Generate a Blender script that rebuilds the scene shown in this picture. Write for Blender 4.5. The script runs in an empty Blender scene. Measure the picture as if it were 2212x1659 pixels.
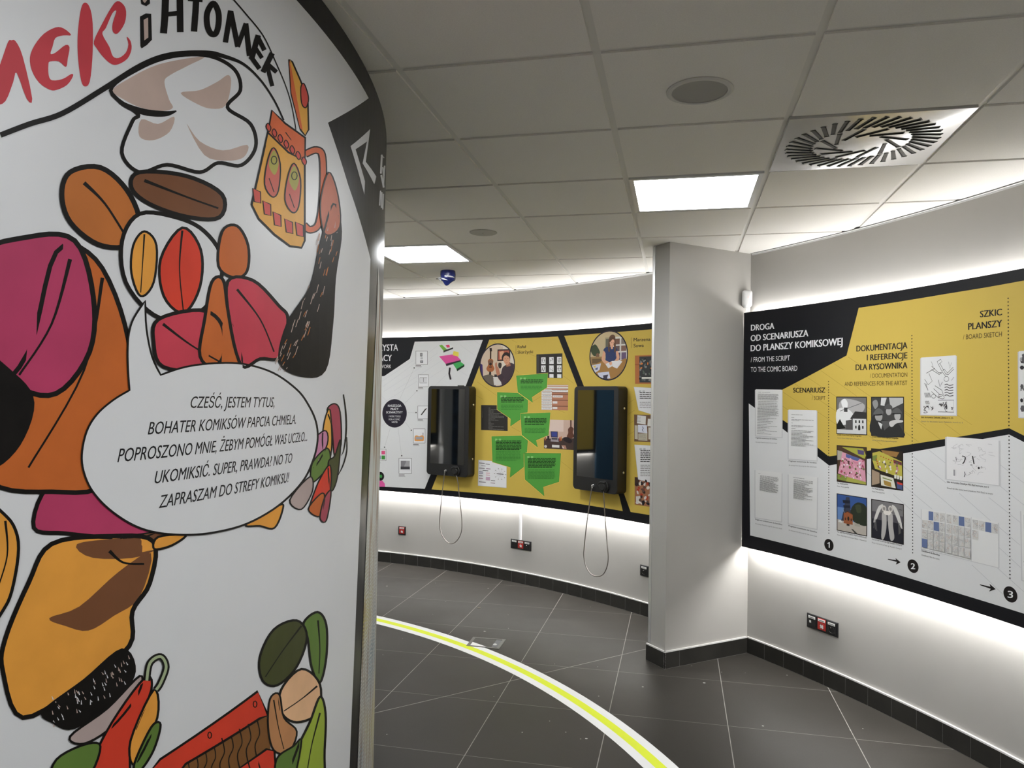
import bpy, bmesh, math, random
from mathutils import Vector
from mathutils.geometry import tessellate_polygon
random.seed(7)
C = bpy.context.scene.collection
sc = bpy.context.scene

# ------------------------------------------------------------------ camera, world, exposure
F, PITCH, ROLL = 1584.48, 0.02313, 0.01757          # focal length in pixels of a 2212 x 1659 frame
EYE, H = 1.61, 2.608                                # eye height, ceiling height
cp, sp, cr_, sr_ = math.cos(PITCH), math.sin(PITCH), math.cos(ROLL), math.sin(ROLL)
fwd = Vector((0, cp, sp)); r0 = Vector((1, 0, 0)); u0_ = r0.cross(fwd)
RGT = r0*cr_ + u0_*sr_; UPV = u0_*cr_ - r0*sr_
cam = bpy.data.objects.new('camera', bpy.data.cameras.new('camera')); C.objects.link(cam)
cam.data.sensor_width = 36; cam.data.lens = 36*F/2212; cam.data.clip_start = .02
m = cam.matrix_world.copy()
for i in range(3):
    m[i][0], m[i][1], m[i][2] = RGT[i], UPV[i], -fwd[i]
    m[i][3] = (0, 0, EYE)[i]
cam.matrix_world = m
sc.camera = cam
w = bpy.data.worlds.new('world'); sc.world = w; w.use_nodes = True
w.node_tree.nodes['Background'].inputs[0].default_value = (.9, .95, 1, 1)
w.node_tree.nodes['Background'].inputs[1].default_value = .12
sc.view_settings.view_transform = 'Standard'; sc.view_settings.look = 'None'
sc.view_settings.exposure = 0.0; sc.view_settings.gamma = 1.0; sc.view_settings.use_curve_mapping = False
LAMP, LED, LEDB = 28.5, 70.0, 145.0                                # emission of the ceiling panels / of the strips behind the boards

def ray(x, y):
    return RGT*((x-1106)/F) - UPV*((y-829.5)/F) + fwd
def atz(x, y, z):
    d = ray(x, y); t = (z-EYE)/d.z
    return Vector((d.x*t, d.y*t, z))

# ------------------------------------------------------------------ materials
MATS = {}
def lin(c): 
    c /= 255
    return c/12.92 if c < .04045 else ((c+.055)/1.055)**2.4
def alb(r, g, b, ref=200):                          # colour of a print, measured against the white paper beside it
    k = .8/lin(ref)
    return tuple(min(.9, max(.004, lin(v)*k)) for v in (r, g, b))
def mat(name, rgb, rough=.5, metal=0, noise=0, nscale=8, bump=0, bscale=60, emit=0, coat=0, spec=.5):
    if name in MATS: return MATS[name]
    M = bpy.data.materials.new(name); M.use_nodes = True; nt = M.node_tree; b = nt.nodes['Principled BSDF']
    b.inputs['Base Color'].default_value = (*rgb, 1); b.inputs['Roughness'].default_value = rough
    b.inputs['Metallic'].default_value = metal; b.inputs['Specular IOR Level'].default_value = spec
    b.inputs['Coat Weight'].default_value = coat; b.inputs['Coat Roughness'].default_value = .08
    if emit:
        b.inputs['Emission Color'].default_value = (*rgb, 1); b.inputs['Emission Strength'].default_value = emit
    if noise or bump:
        tc = nt.nodes.new('ShaderNodeNewGeometry')
    if noise:
        n = nt.nodes.new('ShaderNodeTexNoise'); n.inputs['Scale'].default_value = nscale; n.inputs['Detail'].default_value = 6
        r = nt.nodes.new('ShaderNodeValToRGB')
        r.color_ramp.elements[0].position = .3; r.color_ramp.elements[1].position = .7
        r.color_ramp.elements[0].color = (*[v*(1-noise) for v in rgb], 1)
        r.color_ramp.elements[1].color = (*[min(1, v*(1+noise)) for v in rgb], 1)
        nt.links.new(tc.outputs['Position'], n.inputs['Vector']); nt.links.new(n.outputs['Fac'], r.inputs[0])
        nt.links.new(r.outputs[0], b.inputs['Base Color'])
    if bump:
        n2 = nt.nodes.new('ShaderNodeTexNoise'); n2.inputs['Scale'].default_value = bscale; n2.inputs['Detail'].default_value = 4
        bp = nt.nodes.new('ShaderNodeBump'); bp.inputs['Strength'].default_value = bump; bp.inputs['Distance'].default_value = .002
        nt.links.new(tc.outputs['Position'], n2.inputs['Vector']); nt.links.new(n2.outputs['Fac'], bp.inputs['Height'])
        nt.links.new(bp.outputs[0], b.inputs['Normal'])
    MATS[name] = M
    return M
def ink(r, g, b, rough=.45, ref=200):               # printed ink on a board
    return mat(f'ink_{r}_{g}_{b}_{int(rough*100)}', alb(r, g, b, ref), rough, spec=.2)
def paint(r, g, b):                                 # watercolour ink on the mural: slightly blotchy
    return mat(f'paint_{r}_{g}_{b}', alb(r, g, b, 198), .45, noise=.09, nscale=9, spec=.2)

wall_m = mat('wall_paint', (.425, .412, .388), .75, noise=.02, nscale=2.5, bump=.12, bscale=350)
tile_m = mat('ceiling_tile', (.90, .875, .835), .9, noise=.035, nscale=260, bump=.25, bscale=420)
bar_m = mat('ceiling_bar', (.80, .785, .75), .5)
white_m = mat('white_plastic', (.78, .78, .78), .35)
chrome_m = mat('polished_steel', (.8, .8, .8), .18, 1)
alu_m = mat('brushed_aluminium', (.72, .72, .72), .35, .6)
black_m = mat('black_plastic', (.011, .011, .012), .42)
skirt_m = mat('skirting_tile', (.022, .021, .018), .45, noise=.25, nscale=7)
grout_m = mat('grout', (.45, .44, .42), .8)
caulk_m = mat('caulk', (.78, .77, .75), .6)
lamp_m = mat('lamp_diffuser', (.965, .985, 1), .4, emit=LAMP)
led_m = mat('led_tape', (1, .985, .96), .4, emit=LED); ledb_m = mat('led_tape_bottom', (1, .985, .96), .4, emit=LEDB)

def floor_material():
    M = bpy.data.materials.new('floor_tiles'); M.use_nodes = True; nt = M.node_tree; L = nt.links; b = nt.nodes['Principled BSDF']
    N = lambda t, **k: (lambda n: ([setattr(n, a, v) for a, v in k.items()], n)[1])(nt.nodes.new(t))
    g = N('ShaderNodeNewGeometry')
    def mth(op, a, bb=None, c=None):
        n = N('ShaderNodeMath', operation=op)
        for i, v in enumerate((a, bb, c)):
            if v is None: continue
            if isinstance(v, (int, float)): n.inputs[i].default_value = v
            else: L.new(v, n.inputs[i])
        return n.outputs[0]
    def dot(v):
        n = N('ShaderNodeVectorMath', operation='DOT_PRODUCT'); L.new(g.outputs['Position'], n.inputs[0]); n.inputs[1].default_value = v
        return n.outputs['Value']
    def lines(v, o, s, wd):                         # 1 on the joint, 0 on the tile
        t = mth('DIVIDE', mth('SUBTRACT', dot(v), o), s)
        d = mth('MULTIPLY', mth('ABSOLUTE', mth('SUBTRACT', mth('FRACT', mth('ADD', t, .5)), .5)), s)
        return mth('LESS_THAN', d, wd), mth('FLOOR', mth('ADD', t, 0))
    la, ia = lines((.9752, -.2213, 0), -2.113, .594, .0020)
    lb, ib = lines((.2045, .9789, 0), 3.2555, .611, .0014)
    an = math.radians(33.6)
    dd = mth('ABSOLUTE', mth('SUBTRACT', dot((-math.sin(an), math.cos(an), 0)), 3.534))
    ld = mth('LESS_THAN', dd, .0026)
    ln = mth('MAXIMUM', mth('MAXIMUM', la, mth('MULTIPLY', lb, .75)), ld)
    cx = N('ShaderNodeCombineXYZ'); L.new(ia, cx.inputs[0]); L.new(ib, cx.inputs[1])
    wn = N('ShaderNodeTexWhiteNoise'); L.new(cx.outputs[0], wn.inputs['Vector'])
    n1 = N('ShaderNodeTexNoise'); n1.inputs['Scale'].default_value = 2.2; n1.inputs['Detail'].default_value = 8
    n2 = N('ShaderNodeTexNoise'); n2.inputs['Scale'].default_value = 220; n2.inputs['Detail'].default_value = 2
    n3 = N('ShaderNodeTexNoise'); n3.inputs['Scale'].default_value = 7; n3.inputs['Detail'].default_value = 3
    for n in (n1, n2, n3): L.new(g.outputs['Position'], n.inputs['Vector'])
    v = mth('ADD', mth('MULTIPLY', n1.outputs['Fac'], .5), mth('ADD', mth('MULTIPLY', n2.outputs['Fac'], .35), mth('MULTIPLY', wn.outputs['Value'], .15)))
    r = N('ShaderNodeValToRGB'); r.color_ramp.elements[0].position = .25; r.color_ramp.elements[1].position = .75
    r.color_ramp.elements[0].color = (.027, .0245, .0212, 1); r.color_ramp.elements[1].color = (.053, .048, .042, 1)
    L.new(v, r.inputs[0])
    # pale scuffs and specks of plaster
    vo = N('ShaderNodeTexVoronoi'); vo.inputs['Scale'].default_value = 5.5; L.new(g.outputs['Position'], vo.inputs['Vector'])
    sep = N('ShaderNodeSeparateColor'); L.new(vo.outputs['Color'], sep.inputs[0])
    speck = mth('MULTIPLY', mth('LESS_THAN', vo.outputs['Distance'], .045), mth('LESS_THAN', sep.outputs[0], .3))
    vo2 = N('ShaderNodeTexVoronoi'); vo2.inputs['Scale'].default_value = 14; L.new(g.outputs['Position'], vo2.inputs['Vector'])
    sep2 = N('ShaderNodeSeparateColor'); L.new(vo2.outputs['Color'], sep2.inputs[0])
    speck2 = mth('MULTIPLY', mth('LESS_THAN', vo2.outputs['Distance'], .05), mth('LESS_THAN', sep2.outputs[0], .12))
    fade = mth('MULTIPLY', ln, mth('ADD', .35, mth('MULTIPLY', n3.outputs['Fac'], .9)))
    mx = N('ShaderNodeMix', data_type='RGBA'); L.new(fade, mx.inputs['Factor']); L.new(r.outputs[0], mx.inputs['A']); mx.inputs['B'].default_value = (.36, .345, .32, 1)
    my = N('ShaderNodeMix', data_type='RGBA'); L.new(mth('MINIMUM', mth('MAXIMUM', speck, speck2), .85), my.inputs['Factor'])
    L.new(mx.outputs['Result'], my.inputs['A']); my.inputs['B'].default_value = (.5, .49, .47, 1)
    L.new(my.outputs['Result'], b.inputs['Base Color'])
    L.new(mth('ADD', .3, mth('MULTIPLY', n1.outputs['Fac'], .25)), b.inputs['Roughness'])
    b.inputs['Specular IOR Level'].default_value = .22
    return M

# ------------------------------------------------------------------ object helpers
def wloc(p):
    v = Vector()
    while p: v += p.location; p = p.parent
    return v
def obj(name, bm, mats, parent=None, label=None, smooth=False):
    me = bpy.data.meshes.new(name)
    off = wloc(parent) if parent else Vector()
    if parent:
        for v in bm.verts: v.co -= off
    bm.to_mesh(me); bm.free()
    for mm in (mats if isinstance(mats, (list, tuple)) else [mats]): me.materials.append(mm)
    if smooth:
        for p in me.polygons: p.use_smooth = True
    o = bpy.data.objects.new(name, me); C.objects.link(o); o.parent = parent
    if label: o['label'] = label
    return o
def tag(o, label, cat, group=None):
    o['label'] = label; o['category'] = cat
    if group: o['group'] = group
    return o
def thing(name, label, cat, loc, group=None):
    o = bpy.data.objects.new(name, None); C.objects.link(o); o.location = loc; o.empty_display_size = .1
    return tag(o, label, cat, group)
def struct(o):
    o['kind'] = 'structure'; return o
def quad(bm, pts, mi=0):
    f = bm.faces.new([bm.verts.new(p) for p in pts]); f.material_index = mi; return f
def box(bm, o, ex, ey, ez, mi=0):                   # parallelepiped from a corner and three edge vectors
    o, ex, ey, ez = map(Vector, (o, ex, ey, ez))
    v = [bm.verts.new(o + ex*a + ey*b + ez*c) for c in (0, 1) for b in (0, 1) for a in (0, 1)]
    for q in ((0, 2, 3, 1), (4, 5, 7, 6), (0, 1, 5, 4), (2, 6, 7, 3), (1, 3, 7, 5), (0, 4, 6, 2)):
        bm.faces.new([v[i] for i in q]).material_index = mi
def loft(bm, rings, close=True, cap0=True, cap1=True, mi=0):
    R = [[bm.verts.new(p) for p in r] for r in rings]; n = len(R[0])
    for a, b in zip(R, R[1:]):
        for i in range(n if close else n-1):
            bm.faces.new((a[i], a[(i+1) % n], b[(i+1) % n], b[i])).material_index = mi
    if cap0: bm.faces.new(R[0][::-1]).material_index = mi
    if cap1: bm.faces.new(R[-1]).material_index = mi
def disc_ring(c, ex, ey, r, n=32):
    return [c + ex*(r*math.cos(2*math.pi*i/n)) + ey*(r*math.sin(2*math.pi*i/n)) for i in range(n)]
def lathe(bm, c, ax, prof, n=32, mi=0):             # prof: (radius, height along ax)
    ax = Vector(ax).normalized(); ex = ax.orthogonal().normalized(); ey = ax.cross(ex)
    loft(bm, [disc_ring(Vector(c)+ax*h, ex, ey, max(r, .0002), n) for r, h in prof], mi=mi)
def tube(bm, pts, r, n=10, mi=0):
    pts = [Vector(p) for p in pts]; rings = []; ref = None
    for i, p in enumerate(pts):
        t = (pts[min(i+1, len(pts)-1)] - pts[max(i-1, 0)]).normalized()
        ex = t.orthogonal().normalized() if ref is None else (ref - t*ref.dot(t)).normalized()
        ref = ex; rings.append(disc_ring(p, ex, t.cross(ex), r, n))
    loft(bm, rings, mi=mi)
def catmull(P, closed=False, k=6):
    n = len(P); out = []
    for i in range(n if closed else n-1):
        q = [P[(i+j) % n] if closed else P[min(max(i+j, 0), n-1)] for j in (-1, 0, 1, 2)]
        for s in range(k):
            t = s/k
            out.append(tuple(.5*(2*b+(c-a)*t+(2*a-5*b+4*c-d)*t*t+(3*b-a-3*c+d)*t**3) for a, b, c, d in zip(*q)))
    if not closed: out.append(tuple(P[-1]))
    return out

# ------------------------------------------------------------------ curved wall surfaces, and prints on them
class Cyl:                                          # vertical cylinder; s=+1 seen from outside, s=-1 seen from inside
    def __init__(self, cx, cy, R, s): self.cx, self.cy, self.R, self.s = cx, cy, R, s
    def at(self, u, z, off=0):
        a = self.s*u/self.R; r = self.R + self.s*off
        return Vector((self.cx+r*math.cos(a), self.cy+r*math.sin(a), z))
    def frame(self, u):                             # (tangent to the viewer's right, normal towards the viewer)
        a = self.s*u/self.R; n = Vector((math.cos(a), math.sin(a), 0))*self.s
        return Vector((-n.y, n.x, 0)), n
    def px(self, x, y):
        d = ray(x, y); a = d.x**2+d.y**2; b = -2*(d.x*self.cx+d.y*self.cy); c = self.cx**2+self.cy**2-self.R**2
        D = max(0, b*b-4*a*c); t = (-b-self.s*math.sqrt(D))/(2*a); X = d*t
        return (self.s*math.atan2(X.y-self.cy, X.x-self.cx)*self.R, X.z+EYE)
CORE = Cyl(-3.5324, 2.2919, 3.0756, 1)
FARW = Cyl(-3.1997, 2.2530, 5.3997, -1)
RGTW = Cyl(-3.75, 1.74, 6.14, -1)
FARB = Cyl(-3.1997, 2.2530, 5.3397, -1)             # faces of the exhibit boards
RGTB = Cyl(-3.75, 1.74, 6.07, -1)
class Plane:
    def __init__(self, o, t, n): self.o, self.t, self.n = Vector(o), Vector(t).normalized(), Vector(n).normalized()
    def at(self, u, z, off=0): p = self.o + self.t*u + self.n*off; return Vector((p.x, p.y, z))
    def frame(self, u): return self.t, self.n
    def px(self, x, y):
        d = ray(x, y); o = self.o - Vector((0, 0, EYE)); o.z = 0; X = d*(o.dot(self.n)/d.dot(self.n))
        return ((X-o).dot(self.t), X.z+EYE)

CAPH = None
def text_tris(s, bold=0, shear=0):
    global CAPH
    def run(t, off, sh):  # off is kept 0: heavier weights come from overprinting
        cu = bpy.data.curves.new('t', 'FONT'); cu.body = t; cu.offset = off; cu.shear = sh; cu.resolution_u = 3
        o = bpy.data.objects.new('t', cu); me = o.to_mesh()
        V = [(v.co.x, v.co.y) for v in me.vertices]; me.calc_loop_triangles(); T = [tuple(t.vertices) for t in me.loop_triangles]
        o.to_mesh_clear(); bpy.data.objects.remove(o); bpy.data.curves.remove(cu)
        return V, T
    if CAPH is None: CAPH = max(v[1] for v in run('H', 0, 0)[0])
    return run(s, bold, shear)

STEP = .05
def clip_convex(P, K):
    for i in range(len(K)):
        a, b = K[i], K[(i+1) % len(K)]; out = []
        ins = lambda p: (b[0]-a[0])*(p[1]-a[1]) - (b[1]-a[1])*(p[0]-a[0]) >= -1e-9
        for j in range(len(P)):
            p, q = P[j], P[(j+1) % len(P)]
            if ins(p): out.append(p)
            if ins(p) != ins(q):
                d1 = (b[0]-a[0])*(p[1]-a[1])-(b[1]-a[1])*(p[0]-a[0]); d2 = (b[0]-a[0])*(q[1]-a[1])-(b[1]-a[1])*(q[0]-a[0])
                t = d1/(d1-d2); out.append((p[0]+(q[0]-p[0])*t, p[1]+(q[1]-p[1])*t))
        P = out
        if len(P) < 3: return []
    return P
class Print:
    """Ink laid on a surface: polygons, strokes and lettering, each a hair above the last."""
    def __init__(self, surf, off, inc=.00004): self.S, self.off, self.inc, self.bm, self.mats = surf, off, inc, bmesh.new(), []; self.map = surf.px
    def mi(self, M):
        if M not in self.mats: self.mats.append(M)
        return self.mats.index(M)
    def tris(self, V, T, M):
        k = self.mi(M); vs = [self.bm.verts.new((u, z, self.off)) for u, z in V]
        for t in T:
            if len(set(t)) == 3:
                try: self.bm.faces.new([vs[i] for i in t]).material_index = k
                except ValueError: pass
        self.off += self.inc
    def poly2(self, Q, M):
        T = tessellate_polygon([[Vector((a, b, 0)) for a, b in Q]]); self.tris(Q, [tuple(t) for t in T], M)
    def poly(self, P, M, smooth=False, line=None, lw=3):
        if smooth: P = catmull(P, True)
        self.poly2([self.map(*p) for p in P], M)
        if line: self.stroke(list(P), lw, line, closed=True)
        return self
    def rect(self, x0, y0, x1, y1, M): return self.poly([(x0, y0), (x1, y0), (x1, y1), (x0, y1)], M)
    def stroke(self, P, wd, M, closed=False, smooth=False):     # wd in pixels, one value or one per point
        W = wd if isinstance(wd, (list, tuple)) else [wd]*len(P)
        if smooth:
            q = catmull([(*p, a) for p, a in zip(P, W)], closed); P = [a[:2] for a in q]; W = [a[2] for a in q]
        n = len(P); V = []
        for i in range(n):
            a = P[i-1] if (i or closed) else P[i]; b = P[(i+1) % n] if (i < n-1 or closed) else P[i]
            dx, dy = b[0]-a[0], b[1]-a[1]; l = math.hypot(dx, dy) or 1; h = W[i]/2
            V += [(P[i][0]-dy/l*h, P[i][1]+dx/l*h), (P[i][0]+dy/l*h, P[i][1]-dx/l*h)]
        T = []
        for i in range(n if closed else n-1):
            a, b, c, d = 2*i, 2*i+1, (2*i+3) % (2*n), (2*i+2) % (2*n); T += [(a, b, c), (a, c, d)]
        self.tris([self.map(*v) for v in V], T, M)
        return self
    def disc(self, x, y, ry, M, n=40, ring=0):      # true circle on the wall, ry = half its height in pixels
        u, z = self.map(x, y); r = abs(self.map(x, y-ry)[1]-self.map(x, y+ry)[1])/2
        P = [(u+r*math.cos(2*math.pi*i/n), z+r*math.sin(2*math.pi*i/n)) for i in range(n)]
        if not ring: self.poly2(P, M); return self
        q = 1-ring/ry; V = P + [(u+(a-u)*q, z+(b-z)*q) for a, b in P]
        self.tris(V, [t for i in range(n) for t in ((i, (i+1) % n, n+(i+1) % n), (i, n+(i+1) % n, n+i))], M); return self
    def text(self, s, x0, y0, x1, y1, cap, M, bold=0, shear=0):
        V, T = text_tris(s, 0, shear); a = self.map(x0, y0); b = self.map(x1, y1); h = abs(self.map(x0, y0-cap)[1]-a[1])/CAPH
        lo = min(v[0] for v in V); hi = max(v[0] for v in V); k = (b[0]-a[0])/(hi-lo)
        for sh in ((-bold, 0, bold) if bold else (0,)):         # heavier letters: the same glyphs printed again a little to each side
            self.tris([(a[0]+(x-lo+sh)*k, a[1]+(b[1]-a[1])*(x-lo)/(hi-lo)+y*h) for x, y in V], T, M)
        return self
    def build(self, name, parent, label=None):
        bm = self.bm
        us = [v.co.x for v in bm.verts]
        if isinstance(self.S, Cyl) and us:
            for k in range(math.ceil(min(us)/STEP+1e-6), math.floor(max(us)/STEP-1e-6)+1):
                bmesh.ops.bisect_plane(bm, geom=bm.verts[:]+bm.edges[:]+bm.faces[:], dist=1e-7, plane_co=(k*STEP, 0, 0), plane_no=(1, 0, 0))
        for v in bm.verts: v.co = self.S.at(*v.co)
        bmesh.ops.recalc_face_normals(bm, faces=bm.faces[:])
        return obj(name, bm, self.mats, parent, label)

def slab(S, u0, u1, z0, z1, o0, o1, mi=0, bm=None, step=STEP):
    """Curved slab between two offsets of a surface."""
    bm = bm or bmesh.new()
    ks = [u0]+[k*step for k in range(math.floor(u0/step)+1, math.ceil(u1/step)) if u0+1e-6 < k*step < u1-1e-6]+[u1]
    loft(bm, [[S.at(u, z0, o0), S.at(u, z0, o1), S.at(u, z1, o1), S.at(u, z1, o0)] for u in ks], mi=mi)
    return bm

# ------------------------------------------------------------------ the room
O2 = (-.3614, 2.2022); ca, sa = .97516, -.2213      # corner and direction of the ceiling grid
def cg(i, j, z=H):
    return Vector((O2[0]+.6*(i*ca-j*sa), O2[1]+.6*(i*sa+j*ca), z))
LAMPS = [(1, 2), (-2, 4), (2, -2), (0, -5), (-5, 5), (-9, 4), (-11, 2)]  # first pair in view; the rest unseen, added to brighten mural and bays
VENT = (2, 1)
bm = bmesh.new(); quad(bm, [(-11, -9, 0), (6, -9, 0), (6, 11, 0), (-11, 11, 0)])
floor = struct(obj('floor', bm, floor_material()))
bm = bmesh.new()
quad(bm, [cg(-16, -16, H+.007), cg(-16, 16, H+.007), cg(14, 16, H+.007), cg(14, -16, H+.007)], 1)
e = .012/.6
for i in range(-15, 13):
    for j in range(-15, 15):
        c = cg(i+.5, j+.5); d = math.hypot(c.x-CORE.cx, c.y-CORE.cy)
        if (i, j) in LAMPS or (i, j) == VENT or d < 2.5 or d > 7: continue
        lo = [cg(i+e, j+e), cg(i+1-e, j+e), cg(i+1-e, j+1-e), cg(i+e, j+1-e)]
        loft(bm, [lo, [p+Vector((0, 0, .0068)) for p in lo]], cap1=False)
struct(obj('ceiling', bm, [tile_m, bar_m]))
A = math.radians
def arc(S, a0, a1): return tuple(sorted((S.s*A(a0)*S.R, S.s*A(a1)*S.R)))
u0, u1 = arc(FARW, 29.5, 230); struct(obj('wall_far', slab(FARW, u0, u1, 0, H+.02, -.12, 0, step=.1), wall_m, smooth=False))
u0, u1 = arc(RGTW, -110, 30.2); struct(obj('wall_right', slab(RGTW, u0, u1, 0, H+.02, -.12, 0, step=.1), wall_m))
u0, u1 = arc(CORE, -170, 179); struct(obj('wall_core', slab(Cyl(CORE.cx, CORE.cy, 3.06, 1), u0, u1, 0, H+.02, -.12, 0, step=.1), wall_m))
# the stub wall that juts out between the two boards
FA, FB = Vector((1.548, 4.812, 0)), Vector((.9592, 4.500, 0))
ft = (FB-FA).normalized(); fn = Vector((ft.y, -ft.x, 0))        # fn points back towards the far bay
if fn.y < 0: fn = -fn
bm = bmesh.new(); box(bm, FA-ft*.12, ft*((FB-FA).length+.12), fn*.158, (0, 0, H+.01))
struct(obj('wall_stub', bm, wall_m))
bm = bmesh.new()
e1 = FB + fn*.158
box(bm, e1-fn*.020+Vector((0, 0, .115)), ft*.003, fn*.024, (0, 0, H-.118))
box(bm, e1+Vector((0, 0, .115))+fn*.0005-ft*.02, ft*.023, fn*.003, (0, 0, H-.118))
for z in (.2, .75, 1.3, 1.85, 2.4): lathe(bm, e1-fn*.008+ft*.003+Vector((0, 0, z)), ft, [(.0025, 0), (.0025, .0006)], 8)
struct(obj('trim_1', bm, alu_m))
# ceiling edge trims, with the shadow line beside them painted as a dark strip
def edge_trim(n, S, a0, a1):
    u0, u1 = arc(S, a0, a1); bm = slab(S, u0, u1, H-.004, H+.003, 0, .014); slab(S, u0, u1, H-.012, H+.003, 0, .0015, bm=bm); slab(S, u0, u1, H-.0005, H+.004, .014, .019, 1, bm)
    struct(obj(n, bm, [white_m, mat('painted_shadow_line', (.02, .02, .02), .8)]))
edge_trim('trim_2', FARW, 30, 200); edge_trim('trim_3', RGTW, -60, 30.0)
# skirting: cut tiles, grout behind, caulk bead on top
def skirting(n, at, L, start=0, W=.152):
    bm = bmesh.new()
    def seg(a, b, z0, z1, o0, o1, mi):
        loft(bm, [[at(u, z0, o0), at(u, z0, o1), at(u, z1, o1), at(u, z1, o0)] for u in (a, b)], mi=mi)
    u = start; 
    while u < L:
        v = min(u+W, L); seg(u+.0012, v-.0012, .002, .098, 0, .0115, 0)
        seg(u, v, 0, .096, 0, .0100, 1); seg(u, v, .098, .106, 0, .011, 2); u = v
    return struct(obj(n, bm, [skirt_m, grout_m, caulk_m]))
u0, u1 = arc(FARW, 30, 150); skirting('baseboard_far', FARW.at, u1, u0)
u0, u1 = arc(RGTW, -40, 30.1); skirting('baseboard_right', RGTW.at, u1, u0)
st = Plane(FA, ft, -fn); skirting('baseboard_stub', st.at, (FB-FA).length+.0115, -.02, .58)
se = Plane(FB, fn, ft); skirting('baseboard_end', se.at, .17, -.0115, .3)

# ------------------------------------------------------------------ ceiling fixtures
gx, gy = Vector((ca, sa, 0)), Vector((-sa, ca, 0)); Z = Vector((0, 0, 1))
LAB = ['square lit panel in the ceiling, just left of the slatted air vent', 'square lit panel in the ceiling above the far bay, half hidden by the mural',
       'added unseen lit ceiling panel above the viewer, next to the first lit panel', 'added unseen lit ceiling panel behind the viewer', 'added unseen lit ceiling panel at the start of the bay behind the round core', 'added unseen lit ceiling panel in the middle of the bay behind the round core', 'added unseen lit ceiling panel deepest in the bay behind the round core']
for (i, j), lab in zip(LAMPS, LAB):
    t = thing('ceiling_light', lab, 'light', cg(i+.5, j+.5), 'ceiling light panels')
    o = cg(i, j)
    bm = bmesh.new(); a, b = .012, .588
    for x0, y0, x1, y1 in ((a, a, b, a+.022), (a, b-.022, b, b), (a, a+.022, a+.022, b-.022), (b-.022, a+.022, b, b-.022)):
        box(bm, o+gx*x0+gy*y0-Z*.003, gx*(x1-x0), gy*(y1-y0), Z*.010)
    obj('frame', bm, mat('lamp_frame', (.7, .7, .7), .3), t)
    bm = bmesh.new(); box(bm, o+gx*.034+gy*.034+Z*.001, gx*.532, gy*.532, Z*.004); obj('diffuser', bm, lamp_m, t)
# swirl air vent
t = thing('air_vent', 'square white ceiling vent with a swirl of black slots', 'vent', cg(VENT[0]+.5, VENT[1]+.5))
o = cg(*VENT); bm = bmesh.new(); box(bm, o+gx*.006+gy*.006-Z*.004, gx*.588, gy*.588, Z*.010)
vent_m = mat('vent_enamel', (.62, .61, .60), .22, coat=.6)
obj('face_plate', bm, vent_m, t)
slot_m = mat('slot_dark', (.006, .009, .012), .5)
c = cg(VENT[0]+.5, VENT[1]+.5)-Z*.0045
def slot(r0, r1, ang, skew, wd):
    d = gx*math.cos(ang)+gy*math.sin(ang); s = gx*-math.sin(ang)+gy*math.cos(ang)
    p0, p1 = c+d*r0-s*skew*(r1-r0)/2, c+d*r1+s*skew*(r1-r0)/2
    l = (p1-p0).normalized(); w_ = l.cross(Z)
    bm = bmesh.new()
    quad(bm, [p0-w_*wd, p1-w_*wd*1.15, p1+w_*wd*1.15, p0+w_*wd])
    box(bm, p0-w_*wd*.9-Z*.0004, (p1-p0), w_*wd*.35, Vector((0, 0, -.0025)))
    box(bm, p1-w_*wd*1.25-Z*.0003, l*.003, w_*wd*2.5, Vector((0, 0, -.0015))); box(bm, p0-w_*wd*1.1-Z*.0003, l*-.002, w_*wd*2.2, Vector((0, 0, -.0015)))
    obj('slot', bm, slot_m, t)
for k in range(40): slot(.172, .262, 2*math.pi*k/40, .55, .0076)
for k in range(12): slot(.078, .150, 2*math.pi*k/12+.1, 1.15, .0074)
# ceiling discs
dk = mat('speaker_mesh', (.42, .41, .39), .7, bump=.6, bscale=900)
c = atz(1511, 196, H); t = thing('ceiling_speaker', 'large round speaker grille in a white ring, ceiling tile above the first lit panel', 'speaker', c)
bm = bmesh.new(); lathe(bm, c, -Z, [(.104, -.003), (.104, .003), (.097, .006), (.087, .006), (.086, .002)], 48); obj('ring', bm, mat('speaker_ring', (.66, .65, .62), .5), t, smooth=False)
bm = bmesh.new(); lathe(bm, c, -Z, [(.0855, 0), (.0855, .0035), (.05, .0045), (.001, .005)], 48); obj('grille', bm, dk, t)
c = atz(1044, 502, H); t = thing('ceiling_cover', 'small flat round cover plate on the ceiling above the far bay', 'cover plate', c)
bm = bmesh.new(); lathe(bm, c, -Z, [(.082, -.003), (.082, .002), (.078, .0045), (.001, .0045)], 40); obj('plate', bm, mat('cover_plate', (.45, .44, .41), .5), t)
bm = bmesh.new(); lathe(bm, c, -Z, [(.005, .004), (.004, .007), (.001, .0075)], 12); obj('screw', bm, chrome_m, t)
# detector bagged in blue film
c = atz(968, 585, H)+Vector((0, 0, .0)); t = thing('wrapped_detector', 'ceiling detector bagged in blue film and tied with white tape', 'detector', c)
vx = Vector((.985, .17, 0)).normalized(); vy = Vector((-vx.y, vx.x, 0))
bm = bmesh.new(); rings = []
for z, rx, ry, ox in ((.004, .052, .05, 0), (-.004, .058, .055, 0), (-.03, .0595, .057, 0), (-.055, .0585, .056, 0), (-.066, .058, .054, .0), (-.074, .055, .052, 0), (-.082, .041, .042, -.001), (-.094, .027, .03, -.006), (-.106, .017, .02, -.009), (-.113, .007, .008, -.010)):
    rings.append([c+vx*(ox+rx*math.cos(a)*(1+.035*math.sin(5*a+z*90)))+vy*(ry*math.sin(a)*(1+.035*math.cos(4*a+z*70)))+Z*(z+.003*math.sin(3*a)*(z < -.02)) for a in [2*math.pi*k/36 for k in range(36)]])
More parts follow.
